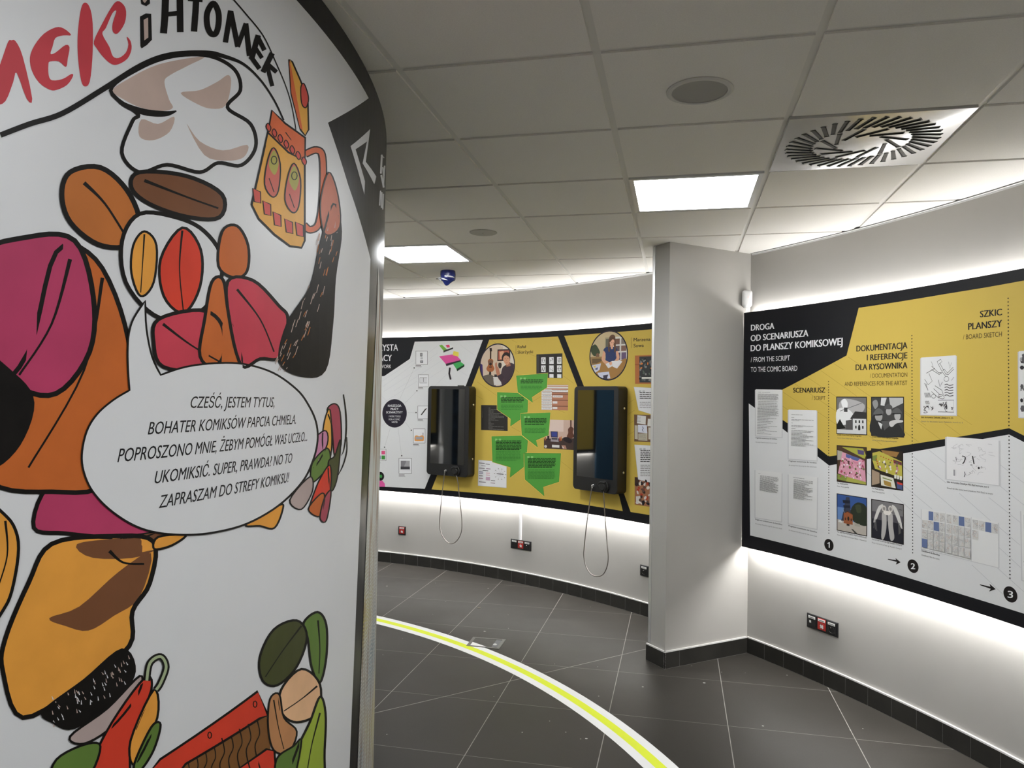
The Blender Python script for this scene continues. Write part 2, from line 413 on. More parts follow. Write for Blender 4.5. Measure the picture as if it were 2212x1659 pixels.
loft(bm, rings); obj('blue_film', bm, mat('blue_film', (.012, .022, .16), .25, noise=.4, nscale=45, coat=.3), t, smooth=True)
bm = bmesh.new()
def band(z0, z1, a0, a1, rx, ry, ox=0):
    P = [[], []]
    for k in range(15):
        a = a0+(a1-a0)*k/14; z = z0+(z1-z0)*k/14; q = .0055*math.sin(math.pi*(k+.6)/15.2)
        for n_, dz in ((0, q), (1, -q)): P[n_].append(c+vx*(ox+(rx+.002)*math.cos(a))+vy*((ry+.002)*math.sin(a))+Z*(z+dz))
    for k in range(14): quad(bm, [P[0][k], P[0][k+1], P[1][k+1], P[1][k]])
band(-.047, -.056, A(238), A(318), .0600, .0575); band(-.055, -.082, A(180), A(262), .056, .056)
obj('white_tape', bm, mat('white_tape', (.75, .77, .8), .35), t)
bm = bmesh.new(); tube(bm, [c-vx*.055-Z*.052, c-vx*.072-Z*.062, c-vx*.062-Z*.076, c-vx*.05-Z*.066], .006); tube(bm, [c-vx*.06-Z*.066, c-vx*.092-Z*.066], .0025, mi=1); tube(bm, [c-vx*.064-Z*.066, c-vx*.064-Z*.080], .0035, mi=1)
obj('tie_end', bm, [MATS['white_tape'], black_m], t, smooth=True)

# ------------------------------------------------------------------ boards: backing, strips of light, printed parts
navy = mat('board_navy', (.0095, .0098, .0125), .5, noise=.12, nscale=300, spec=.2); navyF = ink(38, 34, 44)
yel = mat('board_yellow', alb(186, 161, 74), .5, spec=.25); wht = mat('board_white', (.8, .805, .815), .5, spec=.3)
K_, G_, LG, W_ = ink(28, 24, 24), ink(95, 92, 92), ink(172, 173, 176), ink(208, 208, 210)
BRN = ink(60, 48, 22); YL = ink(160, 135, 58)
def board(name, S, wall, u0, u1, z0, z1, label):
    t = thing(name, label, 'exhibit board', S.at((u0+u1)/2, 0) + Vector((0, 0, z0)), 'backlit exhibit boards')
    bm = slab(S, u0, u1, z0, z1, -.016, 0); obj('panel', bm, navy, t)
    for z in (z1-.012, z0+.012):                    # light tapes along the back edges, shining up and down the wall
        gp = wall.R-S.R; bm = slab(S, u0+.03, u1-.03, z-.001, z+.001, *((.013-gp, .026-gp)[::-1] if z > 1.5 else (-.026, -.040)), step=.15); obj('light_tape', bm, led_m if z > 1.5 else ledb_m, t)
    for k in range(int((u1-u0-.3)/.8)+1):           # stand-offs between panel and wall
        for z in (z0+.035, z1-.12):
            u = u0+.25+k*.8; obj('wall_bracket', slab(S, u, u+.05, z-.02, z+.02, -(wall.R-S.R)-.001, -.016), alu_m, t)
    return t
def photo(S, t, name, P, els, off, frame=None, clip=None, label=None):
    """A printed picture: corners in the photograph TL TR BR BL, elements in unit coordinates (y down)."""
    pr = Print(S, off); f = lambda x, y: tuple((P[0][k]*(1-x)+P[1][k]*x)*(1-y)+(P[3][k]*(1-x)+P[2][k]*x)*y for k in (0, 1))
    pr.map = lambda x, y: S.px(*f(x, y))
    if frame: pr.rect(-.025, -.022, 1.025, 1.022, frame)
    for e in els:
        if e[0] == 'r': Q = [(e[1], e[2]), (e[3], e[2]), (e[3], e[4]), (e[1], e[4])]
        elif e[0] == 'e': Q = [(e[1]+e[3]*math.cos(2*math.pi*k/20), e[2]+e[4]*math.sin(2*math.pi*k/20)) for k in range(20)]
        elif e[0] == 's': Q = catmull(e[1], True, 4)
        elif e[0] == 'l': pr.stroke(e[1], e[2], e[3] if not isinstance(e[3], tuple) else ink(*e[3]), smooth=len(e) > 4); continue
        else: Q = e[1]
        if clip: Q = clip_convex(Q, clip)
        if len(Q) > 2: pr.poly(Q, e[-1] if not isinstance(e[-1], tuple) else ink(*e[-1]))
    return pr.build(name, t, label)
def textlines(rows, M, th=.008):                    # rows: (y, x0, x1) -> thin dashes like unreadable type
    out = []
    for y, a, b in rows:
        x = a
        while x < b-.01:
            l = min(random.uniform(.05, .16), b-x); out.append(('r', x, y-th/2, x+l, y+th/2, M)); x += l+.012
    return out
circ_clip = [(.5+.5*math.cos(2*math.pi*k/40), .5+.5*math.sin(2*math.pi*k/40)) for k in range(40)]
S1 = lambda a, b, s: (lambda L: [(a+x*s, b+y*s) for x, y in L])

# ---- right board
S = RGTB
uL = S.px(1605, 900)[0]; uR = S.px(2330, 900)[0]+.07
RB = board('exhibit_board', S, RGTW, uL, uR, .694, 2.212, 'backlit board with yellow and white fields numbered 1 2 3, on the right wall')
p = Print(S, .0003); p.poly([(1855, 665), (1930, 653.7), (2040, 635.5), (2132, 620.5), (2212, 606), (2330, 583), (2330, 1004), (2212, 941), (2180, 925), (2044, 948), (1930, 965.4), (1871, 974.3), (1790, 986), (1764, 965), (1704, 916), (1689, 906), (1689.5, 842), (1828.7, 768)], yel); p.build('yellow_field', RB, 'yellow printed field')
p = Print(S, .0003); p.poly([(1617.5, 871.5), (1689.6, 925.3), (1704, 936.8), (1764, 984.3), (1791, 1005.5), (1871.7, 992), (1950, 979.8), (2044, 963), (2128, 947.5), (2180, 938.6), (2212, 955), (2330, 1019), (2330, 1364), (2212, 1325.6), (2055.6, 1277.5), (1900, 1229.8), (1760, 1191), (1620.5, 1156.5)], wht); p.build('white_field', RB, 'white printed field')
def dline(S, t, a, b, w_, M):
    p = Print(S, .0005); p.stroke([a, b], w_, M); p.build('diagonal_line', t)
for a, b in [((1690, 846), (1760, 893)), ((1716.6, 829), (1807, 889)), ((1744, 815), (1808, 858)), ((1773, 800.5), (1851, 856)), ((1800.5, 785), (1822, 799)), ((1832, 771), (1853, 785)), ((1690, 877), (1765, 930)), ((1764, 888), (1808, 918)), ((1871, 878), (1884, 887)), ((1872, 906), (1884, 914)), ((1872, 938), (1905, 961)), ((1848, 834), (1884, 859)), ((1951, 886), (2000, 919)), ((1953, 891), (2031, 949)), ((1953, 932), (1985, 955)), ((2041, 915), (2075, 940)), ((2065, 895), (2100, 918))]: dline(S, RB, a, b, .8, YL)
for a, b in [((2006.7, 972), (2045.7, 1003)), ((1964.7, 979.8), (2044, 1043.5)), ((1951.7, 1008), (2074.7, 1111.5)), ((1951.7, 1048.6), (2014, 1100)), ((1930, 1068), (1989, 1120)), ((1872, 1020), (1884, 1030)), ((2158, 1002), (2212, 1043.5)), ((2158, 1048), (2212, 1091)), ((2136, 1074.6), (2206, 1130)), ((2072, 1065), (2140, 1125)), ((2157, 1137.7), (2204, 1178)), ((2158.4, 1183), (2205, 1226)), ((2099.3, 1219.8), (2167.4, 1284.5)), ((2155, 1227), (2230, 1295))]: dline(S, RB, a, b, .8, LG)
def line_of_text(S, t, nm, a, M, bold, label=None):
    p = Print(S, .0008); p.text(*a, M, bold); return p.build(nm, t, label)
for a in [('DROGA', 1622.6, 714.4, 1672.5, 710.5, 12.6), ('OD SCENARIUSZA', 1622, 737.3, 1746, 726.4, 13), ('DO PLANSZY KOMIKSOWEJ', 1622, 759, 1820, 745, 13.4)]: line_of_text(S, RB, 'heading_line', a, W_, .034, 'bold white heading line')
for a in [('/ FROM THE SCRIPT', 1622, 782.4, 1706.5, 778.5, 10.2), ('TO THE COMIC BOARD', 1622, 803.7, 1722.4, 801, 10.5)]: line_of_text(S, RB, 'heading_line', a, W_, .003, 'thin white heading line')
def heading(L, S=S, t=RB, nm='subheading_line'):
    for a in L: line_of_text(S, t, nm, a[:6], K_ if a[6] else BRN, .03 if a[6] else 0)
heading([('SCENARIUSZ', 1713.7, 848, 1782.7, 848, 10.3, 1), ('/ SCRIPT', 1754, 863.9, 1783, 863.9, 8, 0)])
heading([('DOKUMENTACJA', 1850.5, 759.5, 1960, 752.5, 12.5, 1), ('I REFERENCJE', 1873, 778.5, 1960, 774, 12.3, 1), ('DLA RYSOWNIKA', 1848.7, 799.8, 1960, 795.5, 12.3, 1), ('/ DOCUMENTATION', 1879.4, 816, 1960, 813.8, 8.6, 0), ('AND REFERENCES FOR THE ARTIST', 1824.7, 833.8, 1960, 831.8, 8.6, 0)])
heading([('SZKIC', 2117.7, 685.5, 2164.6, 680.8, 13.7, 1), ('PLANSZY', 2092, 712.5, 2164.6, 705.7, 14, 1), ('/ BOARD SKETCH', 2080.6, 733.4, 2164.6, 726.7, 10, 0)])
for x0, ya, xm, ym, x1, yb, stp in ((1790, 824.4, 1790.3, 984, 1790.6, 1156, 5.95), (1970, 725, 1970.8, 975, 1971.8, 1197, 6.9), (2178, 644.5, 2180, 925, 2182, 1253.6, 7.85)):
    p = Print(S, .0008); y = ya
    while y <= yb:
        x = x0+(x1-x0)*(y-ya)/(yb-ya); p.inc = 0; p.disc(x, y, 1.25*stp/6, K_, 8); y += stp
    p.build('dotted_line', RB)
for x, y, r, s in ((1790.8, 1177, 12.7, '1'), (1972.4, 1223, 14.4, '2'), (2182.8, 1284, 17, '3')):
    p = Print(S, .0008); p.disc(x, y, r, K_); w_ = r*.30
    if s == '1': p.poly([(x-.5, y+6), (x-.5, y-3), (x-2.6, y-1.9), (x-3.4, y-3.6), (x+.2, y-6), (x+1.9, y-6), (x+1.9, y+6.3)], W_)
    else: p.text(s, x-w_, y+r*.42, x+w_, y+r*.45, r*.86, W_, .03)
    p.build('number_badge', RB)
g = S1(1900, 1080, .1748)
for L in ([(105, 728), (205, 742), (198, 718), (262, 770), (203, 800), (214, 765), (105, 738)], [(1243, 1043), (1372, 1072), (1360, 1035), (1437, 1102), (1355, 1132), (1375, 1098), (1243, 1053)]):
    p = Print(S, .0008); p.poly(g(L), K_); p.build('arrow', RB)
PAPER, PEDGE = ink(203, 203, 203), ink(182, 182, 184)
def sheet(name, P, rows, shade=PEDGE, S=S, t=RB, M=None, off=.001, label=None, more=[]):
    els = [('r', -.03, .01, 1.03, 1.015, shade), ('r', 0, 0, 1, 1, M or PAPER)]
    return photo(S, t, name, P, els+textlines(rows, G_, .007)+more, off, label=label)
R_ = lambda y0, y1, n, a, b, jit=.15: [(y0+(y1-y0)*k/(n-1), a, b-(random.random()*jit if random.random() < .6 else 0)) for k in range(n)]
sheet('script_page', [(1632.8, 841), (1689, 841.8), (1689, 944.8), (1632.8, 941)], [(.06, .1, .55)]+R_(.10, .22, 7, .08, .88)+R_(.26, .36, 4, .1, .85)+R_(.39, .55, 8, .08, .9)+R_(.58, .95, 12, .08, .85, .5))
sheet('script_page', [(1703.8, 884.8), (1764, 886.4), (1764.5, 995), (1703.8, 991)], [(.1, .1, .5), (.16, .1, .2), (.2, .1, .9), (.22, .1, .4), (.27, .1, .15), (.32, .1, .9), (.34, .1, .5), (.38, .1, .25)]+R_(.42, .72, 12, .1, .9, .5), M=ink(206, 206, 206))
sheet('script_page', [(1632, 1014.6), (1689, 1021.5), (1688, 1126.8), (1632, 1117.6)], [(.07, .12, .2)]+R_(.11, .42, 17, .18, .88, .2), M=ink(204, 204, 204))
sheet('script_page', [(1703.8, 1023.8), (1765.8, 1030.6), (1764.4, 1142.8), (1703.8, 1130.9)], [(.06, .12, .55)]+R_(.1, .47, 20, .18, .85, .3), M=ink(204, 204, 204))
def caption(L, S=S, t=RB):
    for a in L: line_of_text(S, t, 'caption_line', a[:6], K_ if a[6] else G_, .012 if a[6] else 0)
for x, y, sl, w_ in ((1632.5, 947, .06, 46), (1704, 997, .07, 60), (1631.7, 1123, .2, 58), (1703.8, 1137, .23, 61)):
    caption([('Fragment scenariusza do komiksu', x, y, x+w_, y+sl*w_, 3, 1), ('An excerpt from the script for the comic book', x, y+9, x+w_, y+9+sl*w_, 2.6, 0)])
caption([('Źródło: Forum Polska Agencja Fotografów', 1809, 940.5, 1861, 943.5, 3, 1), ('Source: Forum Polska Agencja Fotografów', 1809.3, 947, 1859, 950, 2.6, 0)])
caption([('Źródło: Forum Polska Agencja Fotografów', 1884, 945, 1941, 948.5, 3, 1), ('Source: Forum Polska Agencja Fotografów', 1884.5, 952, 1938, 955.5, 2.6, 0)])
caption([('Fot. Maciej Jasiński', 1809, 1045, 1832, 1048, 3, 1), ('Photo: Maciej Jasiński', 1809, 1051.5, 1834, 1054.5, 2.6, 0)])
caption([('Fot. Maciej Jasiński', 1884, 1056, 1909, 1060, 3, 1), ('Photo: Maciej Jasiński', 1884, 1062.5, 1911, 1066.5, 2.6, 0)])
caption([('Fot. Rafał Wyrwich/Muzeum Śląskie w Katowicach', 1809, 1150, 1872, 1163, 3, 1), ('Photo: Rafał Wyrwich/Muzeum Śląskie w Katowicach', 1809, 1156.5, 1872, 1170, 2.6, 0)])
caption([('Fot. U.S. Air Force/Tech. Sgt. Russell E. Cooley IV', 1884, 1166, 1949, 1180, 3, 1), ('Photo: U.S. Air Force/Tech. Sgt. Russell E. Cooley IV', 1884, 1173, 1948, 1187.5, 2.6, 0)])
caption([('Szkic do komiksu Zakładnik, plansza nr 6, rys.', 1990, 903, 2060, 904.5, 3.4, 1), ('Sketch for the comic book Zakładnik, board no. 6', 1990, 911.5, 2080, 914.5, 3, 0)])
caption([('Szkic do komiksu Detektyw Miś Zbyś na tropie, tom 5', 2045.7, 1042.5, 2136, 1054, 3.6, 1), ('Sketch for the comic book Detektyw Miś Zbyś na tropie', 2046, 1055.5, 2145, 1068.5, 3.2, 0)])
caption([('Storyboard do komiksu', 1991, 1191, 2030, 1201, 4, 1), ('Storyboard for the comic', 1991, 1200, 2030, 1210, 3.6, 0)])
g = S1(1780, 820, .2292)
photo(S, RB, 'photograph', g([(123, 168), (398, 170), (400, 517), (125, 505)]), [('r', 0, 0, 1, 1, (105, 103, 102)), ('s', [(.1, .1), (.5, .05), (.95, .2), (.8, .45), (.4, .5), (.1, .6)], (160, 158, 158)), ('s', [(0, .35), (.35, .3), (.6, .55), (.3, .75), (0, .75)], (205, 205, 205)), ('s', [(.15, .1), (.28, .04), (.37, .16), (.33, .32), (.2, .28)], (215, 215, 215)), ('r', .24, .28, .36, .4, (60, 60, 60)), ('l', [(.1, .38), (.85, .15)], .012, (50, 50, 50)), ('p', [(.45, .58), (.62, .38), (1, .40), (1, .6), (.55, .62)], (48, 47, 47)), ('r', .54, .58, 1, .93, (190, 190, 190)), ('p', [(.3, .64), (.54, .6), (.54, .9), (.3, .9)], (75, 74, 74)), ('r', .62, .62, .67, .7, (40, 40, 40)), ('r', .74, .62, .79, .7, (40, 40, 40)), ('r', .86, .62, .91, .7, (40, 40, 40)), ('r', .62, .77, .67, .85, (40, 40, 40)), ('e', .76, .84, .04, .1, (35, 35, 35)), ('r', .86, .77, .91, .85, (40, 40, 40)), ('p', [(0, .75), (.1, .6), (.2, .75), (.3, .85), (0, .9)], (25, 25, 25)), ('r', 0, .89, 1, 1, (185, 185, 185))], .001, K_, label='black and white photo of a smoking tower and a house')
photo(S, RB, 'photograph', g([(452, 170), (747, 170), (747, 538), (453, 522)]), [('r', 0, 0, 1, 1, (60, 59, 59)), ('p', [(.3, 0), (.5, 0), (.42, .22), (.28, .2)], (190, 190, 190)), ('p', [(.55, 0), (1, 0), (1, .14), (.6, .3)], (165, 165, 165)), ('s', [(.02, .12), (.15, .06), (.2, .2), (.1, .3)], (130, 130, 130)), ('s', [(.02, .5), (.3, .58), (.75, .62), (.95, .8), (1, 1), (0, 1)], (42, 42, 42)), ('e', .22, .5, .12, .13, (150, 148, 147)), ('s', [(.05, .42), (.2, .28), (.36, .36), (.33, .46), (.12, .48)], (88, 88, 88)), ('l', [(.06, .47), (.34, .44)], .03, (20, 20, 20)), ('e', .54, .36, .09, .1, (160, 158, 157)), ('s', [(.4, .28), (.52, .16), (.66, .24), (.6, .3)], (75, 75, 75)), ('e', .82, .47, .1, .12, (165, 163, 162)), ('s', [(.62, .4), (.8, .26), (.95, .36), (.92, .42)], (80, 80, 80)), ('l', [(.66, .42), (.93, .41)], .025, (15, 15, 15)), ('p', [(.3, .62), (.6, .6), (.62, .7), (.4, .86)], (75, 75, 75)), ('s', [(.56, .64), (.72, .58), (.98, .58), (.98, .63), (.78, .67), (.66, .76), (.58, .74)], (180, 178, 177)), ('p', [(.2, .64), (.34, .7), (.3, .84), (.22, .7)], (190, 190, 190))], .001, K_, label='black and white photo of a group of people in caps, one pointing')
def speck(n, cols, x0, y0, x1, y1, s):
    out = []
    for k in range(n):
        x, y = random.uniform(x0, x1), random.uniform(y0, y1); a = random.uniform(.4, 1)*s; b = random.uniform(.3, .8)*s; th = random.uniform(0, 3.1)
        out.append(('p', [(x+a*math.cos(q)*math.cos(th)-b*math.sin(q)*math.sin(th), y+a*math.cos(q)*math.sin(th)+b*math.sin(q)*math.cos(th)) for q in [6.283*i/6 for i in range(6)]], random.choice(cols)))
    return [e for e in out if min(min(q) for q in e[1]) > 0 and max(max(q) for q in e[1]) < 1]
photo(S, RB, 'photograph', g([(127, 625), (397, 645), (397, 990), (128, 955)]), [('r', 0, 0, 1, 1, (70, 52, 38)), ('p', [(.15, .02), (.9, .02), (1, .2), (.95, .3)], (150, 150, 62)), ('p', [(.7, .06), (.93, .08), (.93, .2), (.72, .18)], (80, 70, 105)), ('p', [(0, .12), (.18, .15), (.14, .38), (0, .4)], (160, 155, 145)), ('p', [(.18, .16), (.95, .35), (1, .98), (.6, .9), (.02, .78)], (196, 140, 158)), ('p', [(.3, .2), (.8, .3), (.7, .38), (.3, .3)], (78, 90, 140)), ('p', [(.0, .8), (.35, .84), (.35, .98), (0, .95)], (120, 132, 60)), ('p', [(.35, .85), (1, .93), (1, 1), (.3, .98)], (150, 150, 70))]+speck(70, [(205, 165, 175), (220, 200, 205), (100, 110, 60), (160, 70, 90), (185, 120, 140), (90, 60, 60)], .12, .32, .95, .86, .05), .001, K_, label='colour photo of a pink illustrated spread')
photo(S, RB, 'photograph', g([(452, 655), (740, 680), (742, 1040), (453, 1003)]), [('r', 0, 0, 1, 1, (40, 34, 28)), ('p', [(.3, 0), (.9, .02), (.8, .16), (.4, .12)], (140, 105, 60)), ('p', [(.02, .1), (.25, .04), (.98, .26), (1, .7), (.1, .52), (.02, .3)], (170, 160, 70)), ('p', [(.02, .18), (.2, .14), (.18, .32), (.02, .3)], (110, 125, 60)), ('p', [(.0, .55), (.25, .62), (.25, .9), (0, .98)], (150, 130, 110)), ('p', [(.28, .66), (.7, .72), (.78, .98), (.3, .95)], (200, 198, 185)), ('p', [(.38, .8), (.62, .84), (.64, .96), (.4, .93)], (150, 120, 60)), ('l', [(.35, .74), (.66, .79)], .03, (120, 130, 80)), ('p', [(.8, .8), (1, .83), (1, 1), (.82, .98)], (70, 80, 120)), ('p', [(.82, .8), (1, .83), (1, .88), (.84, .86)], (190, 60, 50)), ('p', [(.7, .22), (.98, .28), (.98, .36), (.72, .32)], (95, 55, 60))]+[('e', .15+.02*k, .26+.055*(k % 4), .018, .016, (170, 50, 40)) for k in range(4)]+[('e', .3+.085*k, .17+.022*k, .018, .014, (170, 50, 40)) for k in range(8)]+speck(22, [(205, 200, 190), (180, 120, 130), (90, 80, 70)], .22, .3, .85, .6, .05)+[('r', .74+.09*k, .62+.012*k, .81+.09*k, .72+.012*k, (205, 203, 195)) for k in range(3)], .001, K_, label='colour photo of a board game box and cards')
photo(S, RB, 'photograph', g([(127, 1080), (400, 1122), (400, 1470), (128, 1415)]), [('r', 0, 0, 1, .35, (50, 78, 132)), ('r', 0, .35, 1, .72, (92, 122, 170)), ('r', 0, .7, 1, 1, (165, 158, 150)), ('p', [(.3, .04), (.42, .03), (.5, .72), (.14, .72)], (52, 56, 72)), ('p', [(.18, .14), (.44, .12), (.44, .2), (.2, .22)], (30, 34, 46)), ('p', [(.2, .28), (.44, .26), (.44, .33), (.22, .35)], (30, 34, 46)), ('l', [(.28, .35), (.14, .72)], .02, (40, 44, 56)), ('l', [(.2, .4), (.34, .7)], .015, (120, 140, 170)), ('s', [(.5, .3), (.7, .14), (.98, .2), (1, .5), (1, .74), (.6, .7), (.46, .5)], (40, 46, 36)), ('s', [(.62, .24), (.8, .2), (.85, .38), (.68, .42)], (58, 64, 46)), ('p', [(.22, .5), (.36, .42), (.53, .5), (.53, .78), (.22, .78)], (135, 78, 48)), ('p', [(.2, .51), (.36, .42), (.54, .51), (.36, .45)], (75, 45, 34)), ('e', .38, .63, .035, .06, (45, 35, 30)), ('e', .28, .65, .02, .04, (50, 38, 32)), ('e', .48, .65, .02, .04, (50, 38, 32)), ('r', .32, .78, .42, .83, (35, 32, 30)), ('r', .6, .72, .78, .8, (150, 146, 138)), ('s', [(.03, .76), (.1, .7), (.17, .77)], (190, 190, 190)), ('p', [(.48, .9), (.54, .9), (.7, 1), (.6, 1)], (60, 58, 58))], .001, K_, label='colour photo of a mine tower beside a brick house')
photo(S, RB, 'photograph', g([(453, 1132), (746, 1182), (746, 1548), (454, 1483)]), [('r', 0, 0, 1, .3, (108, 106, 108)), ('r', 0, .3, 1, .5, (72, 70, 76)), ('r', 0, .5, 1, 1, (34, 34, 42))]+[('s', [(.36, .08), (.22, .14), (.10, .40), (.05, .6), (.14, .52), (.26, .26)], (190, 188, 185)), ('s', [(.64, .05), (.78, .1), (.92, .36), (.98, .62), (.88, .52), (.72, .22)], (190, 188, 185)), ('s', [(.33, .3), (.46, .32), (.46, .7), (.38, .98), (.3, .96), (.32, .6)], (165, 162, 160)), ('s', [(.52, .3), (.66, .28), (.68, .6), (.72, .9), (.6, .98), (.53, .66)], (165, 162, 160)), ('e', .39, .18, .075, .085, (185, 180, 175)), ('e', .39, .18, .04, .045, (130, 126, 124)), ('e', .6, .16, .075, .085, (185, 180, 175)), ('e', .6, .16, .04, .045, (130, 126, 124)), ('s', [(.38, .25), (.5, .22), (.62, .24), (.56, .33), (.42, .33)], (205, 200, 195))]+[('l', [(.1+.01*k, .5+.01*k), (.06+.05*k, .75+.03*k)], .012, (110, 108, 108)) for k in range(3)]+[('l', [(.9-.02*k, .48), (.93-.03*k, .74+.02*k)], .012, (110, 108, 108)) for k in range(3)]+[('l', [(.86, .13), (.97, .14)], .01, (40, 40, 44))], .001, K_, label='photo of white smoke trails curling like wings')
PEN = ink(58, 56, 58)
def scribble(n, x0, y0, x1, y1, wd=.006, s=.1, M=PEN):
    out = []
    for k in range(n):
        x, y = random.uniform(x0, x1), random.uniform(y0, y1); P = [(x, y)]
        for q in range(random.randint(2, 5)):
            x = min(x1, max(x0, x+random.uniform(-s, s))); y = min(y1, max(y0, y+random.uniform(-s*.8, s*.8))); P.append((x, y))
        out.append(('l', P, wd, M, 1))
    return out
def outline(P, wd=.008, M=PEN): return [('l', P+[P[0]], wd, M)]
sheet('sketch_sheet', [(1990.3, 772.4), (2065, 767.4), (2065.4, 896.8), (1990.3, 895.5)], [], label='pencil sketch of tumbling figures', more=outline([(.47, .75), (.94, .75), (.94, .95), (.47, .95)])+outline([(.46, .09), (.56, .05), (.6, .09), (.5, .14)])+[('l', [(.5, .14), (.6, .26), (.7, .34)], .009, PEN), ('l', [(.54, .12), (.72, .32)], .009, PEN), ('l', [(.62, .25), (.66, .22), (.76, .29), (.92, .2), (.94, .23), (.78, .32), (.7, .3)], .009, PEN), ('l', [(.3, .16), (.5, .28), (.58, .28)], .009, PEN), ('l', [(.3, .22), (.52, .31), (.6, .28)], .009, PEN), ('l', [(.15, .28), (.4, .2)], .009, PEN), ('l', [(.22, .28), (.32, .42), (.2, .48), (.1, .38)], .009, PEN), ('l', [(.1, .45), (.2, .58), (.14, .46)], .012, PEN), ('l', [(.3, .6), (.48, .7), (.6, .68)], .009, PEN), ('l', [(.36, .55), (.55, .66), (.5, .72)], .009, PEN), ('l', [(.4, .5), (.6, .58), (.64, .66)], .009, PEN)]+[('l', [(.73+.07*math.cos(q), .39+.045*math.sin(q)) for q in [.63*i for i in range(11)]], .008, PEN), ('l', [(.58+.09*math.cos(q), .69+.04*math.sin(q+.4)) for q in [.63*i for i in range(11)]], .008, PEN), ('l', [(.36+.06*math.cos(q), .68+.035*math.sin(q)) for q in [.63*i for i in range(11)]], .008, PEN)]+[('l', [(.1+.035*k, .62), (.13+.035*k, .7)], .012, PEN) for k in range(5)]+[('l', [(.12+.03*k, .76), (.15+.03*k, .82)], .01, PEN) for k in range(4)]+[('l', [(.68, .49+.045*k), (.75, .48+.045*k), (.82, .5+.045*k), (.93, .49+.045*k)], .012, PEN, 1) for k in range(5)]+scribble(7, .08, .85, .35, .97, .008, .08)+scribble(6, .5, .78, .75, .9, .012, .05)+scribble(4, .7, .85, .92, .94, .008, .06)+[('l', [(.3, .08), (.36, .18)], .006, PEN), ('l', [(.8, .1), (.84, .22), (.88, .12)], .006, PEN), ('l', [(.88, .42), (.96, .36)], .006, PEN), ('l', [(.5, .4), (.55, .52), (.62, .44)], .01, PEN)])
PEN2 = ink(150, 148, 152)
sheet('sketch_sheet', [(2045.3, 943.2), (2157.5, 950.9), (2157.9, 1048.6), (2045.3, 1034.8)], [], label='pale sheet of small prop sketches', M=ink(206, 205, 206), more=scribble(26, .08, .15, .75, .85, .004, .09, PEN2)+[('l', [(.3, .42), (.36, .45), (.34, .55), (.31, .6)], .02, PEN, 1), ('l', [(.5, .4), (.53, .58)], .022, PEN), ('l', [(.18, .46), (.19, .54)], .01, PEN), ('e', .62, .66, .02, .024, PEN), ('e', .48, .61, .015, .02, PEN), ('e', .48, .61, .009, .012, PAPER), ('e', .675, .64, .015, .02, PEN), ('e', .675, .64, .009, .012, PAPER), ('l', [(.8, .1), (.88, .11)], .006, PEN2), ('l', [(.81, .34), (.94, .36)], .005, PEN2), ('l', [(.81, .28), (.9, .29)], .005, PEN2), ('l', [(.15, .76), (.15, .9)], .03, PEN2), ('l', [(.35, .78), (.36, .84), (.34, .9)], .012, PEN)])
CELL = ink(186, 185, 183); BLUE = ink(92, 106, 142)
def cells(nx, rows, x0, x1, y0, y1, skip, blue):
    out = []; dx = (x1-x0)/nx; dy = (y1-y0)/rows
    for r in range(rows):
        for q in range(nx):
            if (q, r) in skip: continue
            X, Y = x0+q*dx, y0+r*dy
            out.append(('r', X+.006, Y+.006, X+dx-.014, Y+dy-.012, BLUE if (q, r) in blue else CELL))
            if (q, r) not in blue: out += scribble(5, X+.02, Y+.02, X+dx-.03, Y+dy-.03, .008, dx*.4, ink(150, 148, 150)) + scribble(2, X+.02, Y+.02, X+dx-.03, Y+dy-.03, .008, dx*.3, ink(178, 160, 150))
    return out
sheet('storyboard_sheet', [(1991, 1099), (2042.4, 1106), (2042.9, 1197.3), (1991.5, 1185.7)], [], label='storyboard sheet, left of three', more=cells(4, 4, .02, 1, .03, .96, {(0, 0)}, {(1, 0), (2, 1), (0, 3)}))
sheet('storyboard_sheet', [(2043.4, 1106.7), (2097.7, 1116), (2098.6, 1211.4), (2043.9, 1197.8)], [], label='storyboard sheet, middle of three', more=cells(4, 4, .02, 1, .03, .96, set(), {(2, 0)}))
sheet('storyboard_sheet', [(2099.3, 1116.8), (2156.7, 1128.3), (2157.2, 1226), (2099.3, 1212)], [], label='half empty storyboard sheet, right of three', more=cells(4, 4, .02, 1, .04, .98, {(q, r) for q in range(4) for r in range(1, 4)}-{(0, 1)}, {(2, 0)}))
sheet('inked_page', [(2201.4, 758.5), (2290, 752), (2291, 906), (2202.7, 901)], [], label='inked comic page on yellow at the right end', more=speck(60, [(40, 38, 40), (80, 78, 80), (150, 150, 150)], .06, .06, .94, .95, .07))
sheet('inked_page', [(2206.5, 1103), (2290, 1121), (2291, 1275), (2209, 1253)], [], label='inked comic page on white at the right end', more=[('r', .06, .05, .94, .25, LG)]+speck(60, [(40, 38, 40), (80, 78, 80), (150, 150, 150)], .06, .3, .94, .95, .07))

# ---- far board
S = FARB
uL = S.px(826, 900)[0]-1.0; uR = S.px(1403, 900)[0]+.56
FBD = board('exhibit_board', S, FARW, uL, uR, .706, 2.214, 'backlit curved board behind the two black kiosks, on the far wall')
bm = slab(S, uR-.012, uR-.010, .75, 2.17, -.040, -.026); obj('light_tape', bm, led_m, FBD)
p = Print(S, .0003); p.poly([(896, 738), (1043, 734.3), (1008, 828.8), (928, 1030), (917.5, 1056), (817, 1051), (760, 1049.5), (760, 814), (829.7, 812.6), (885.4, 775.2)], wht); p.build('white_field', FBD, 'white printed field')
p = Print(S, .0003); p.poly([(1057, 733.8), (1205.3, 726.8), (1244, 826.6), (1338, 1073), (1345.4, 1104), (1200.8, 1081), (1110, 1071.5), (1020, 1064), (932.4, 1057), (943, 1030), (1021, 829)], yel); p.build('yellow_field', FBD, 'left yellow printed field')
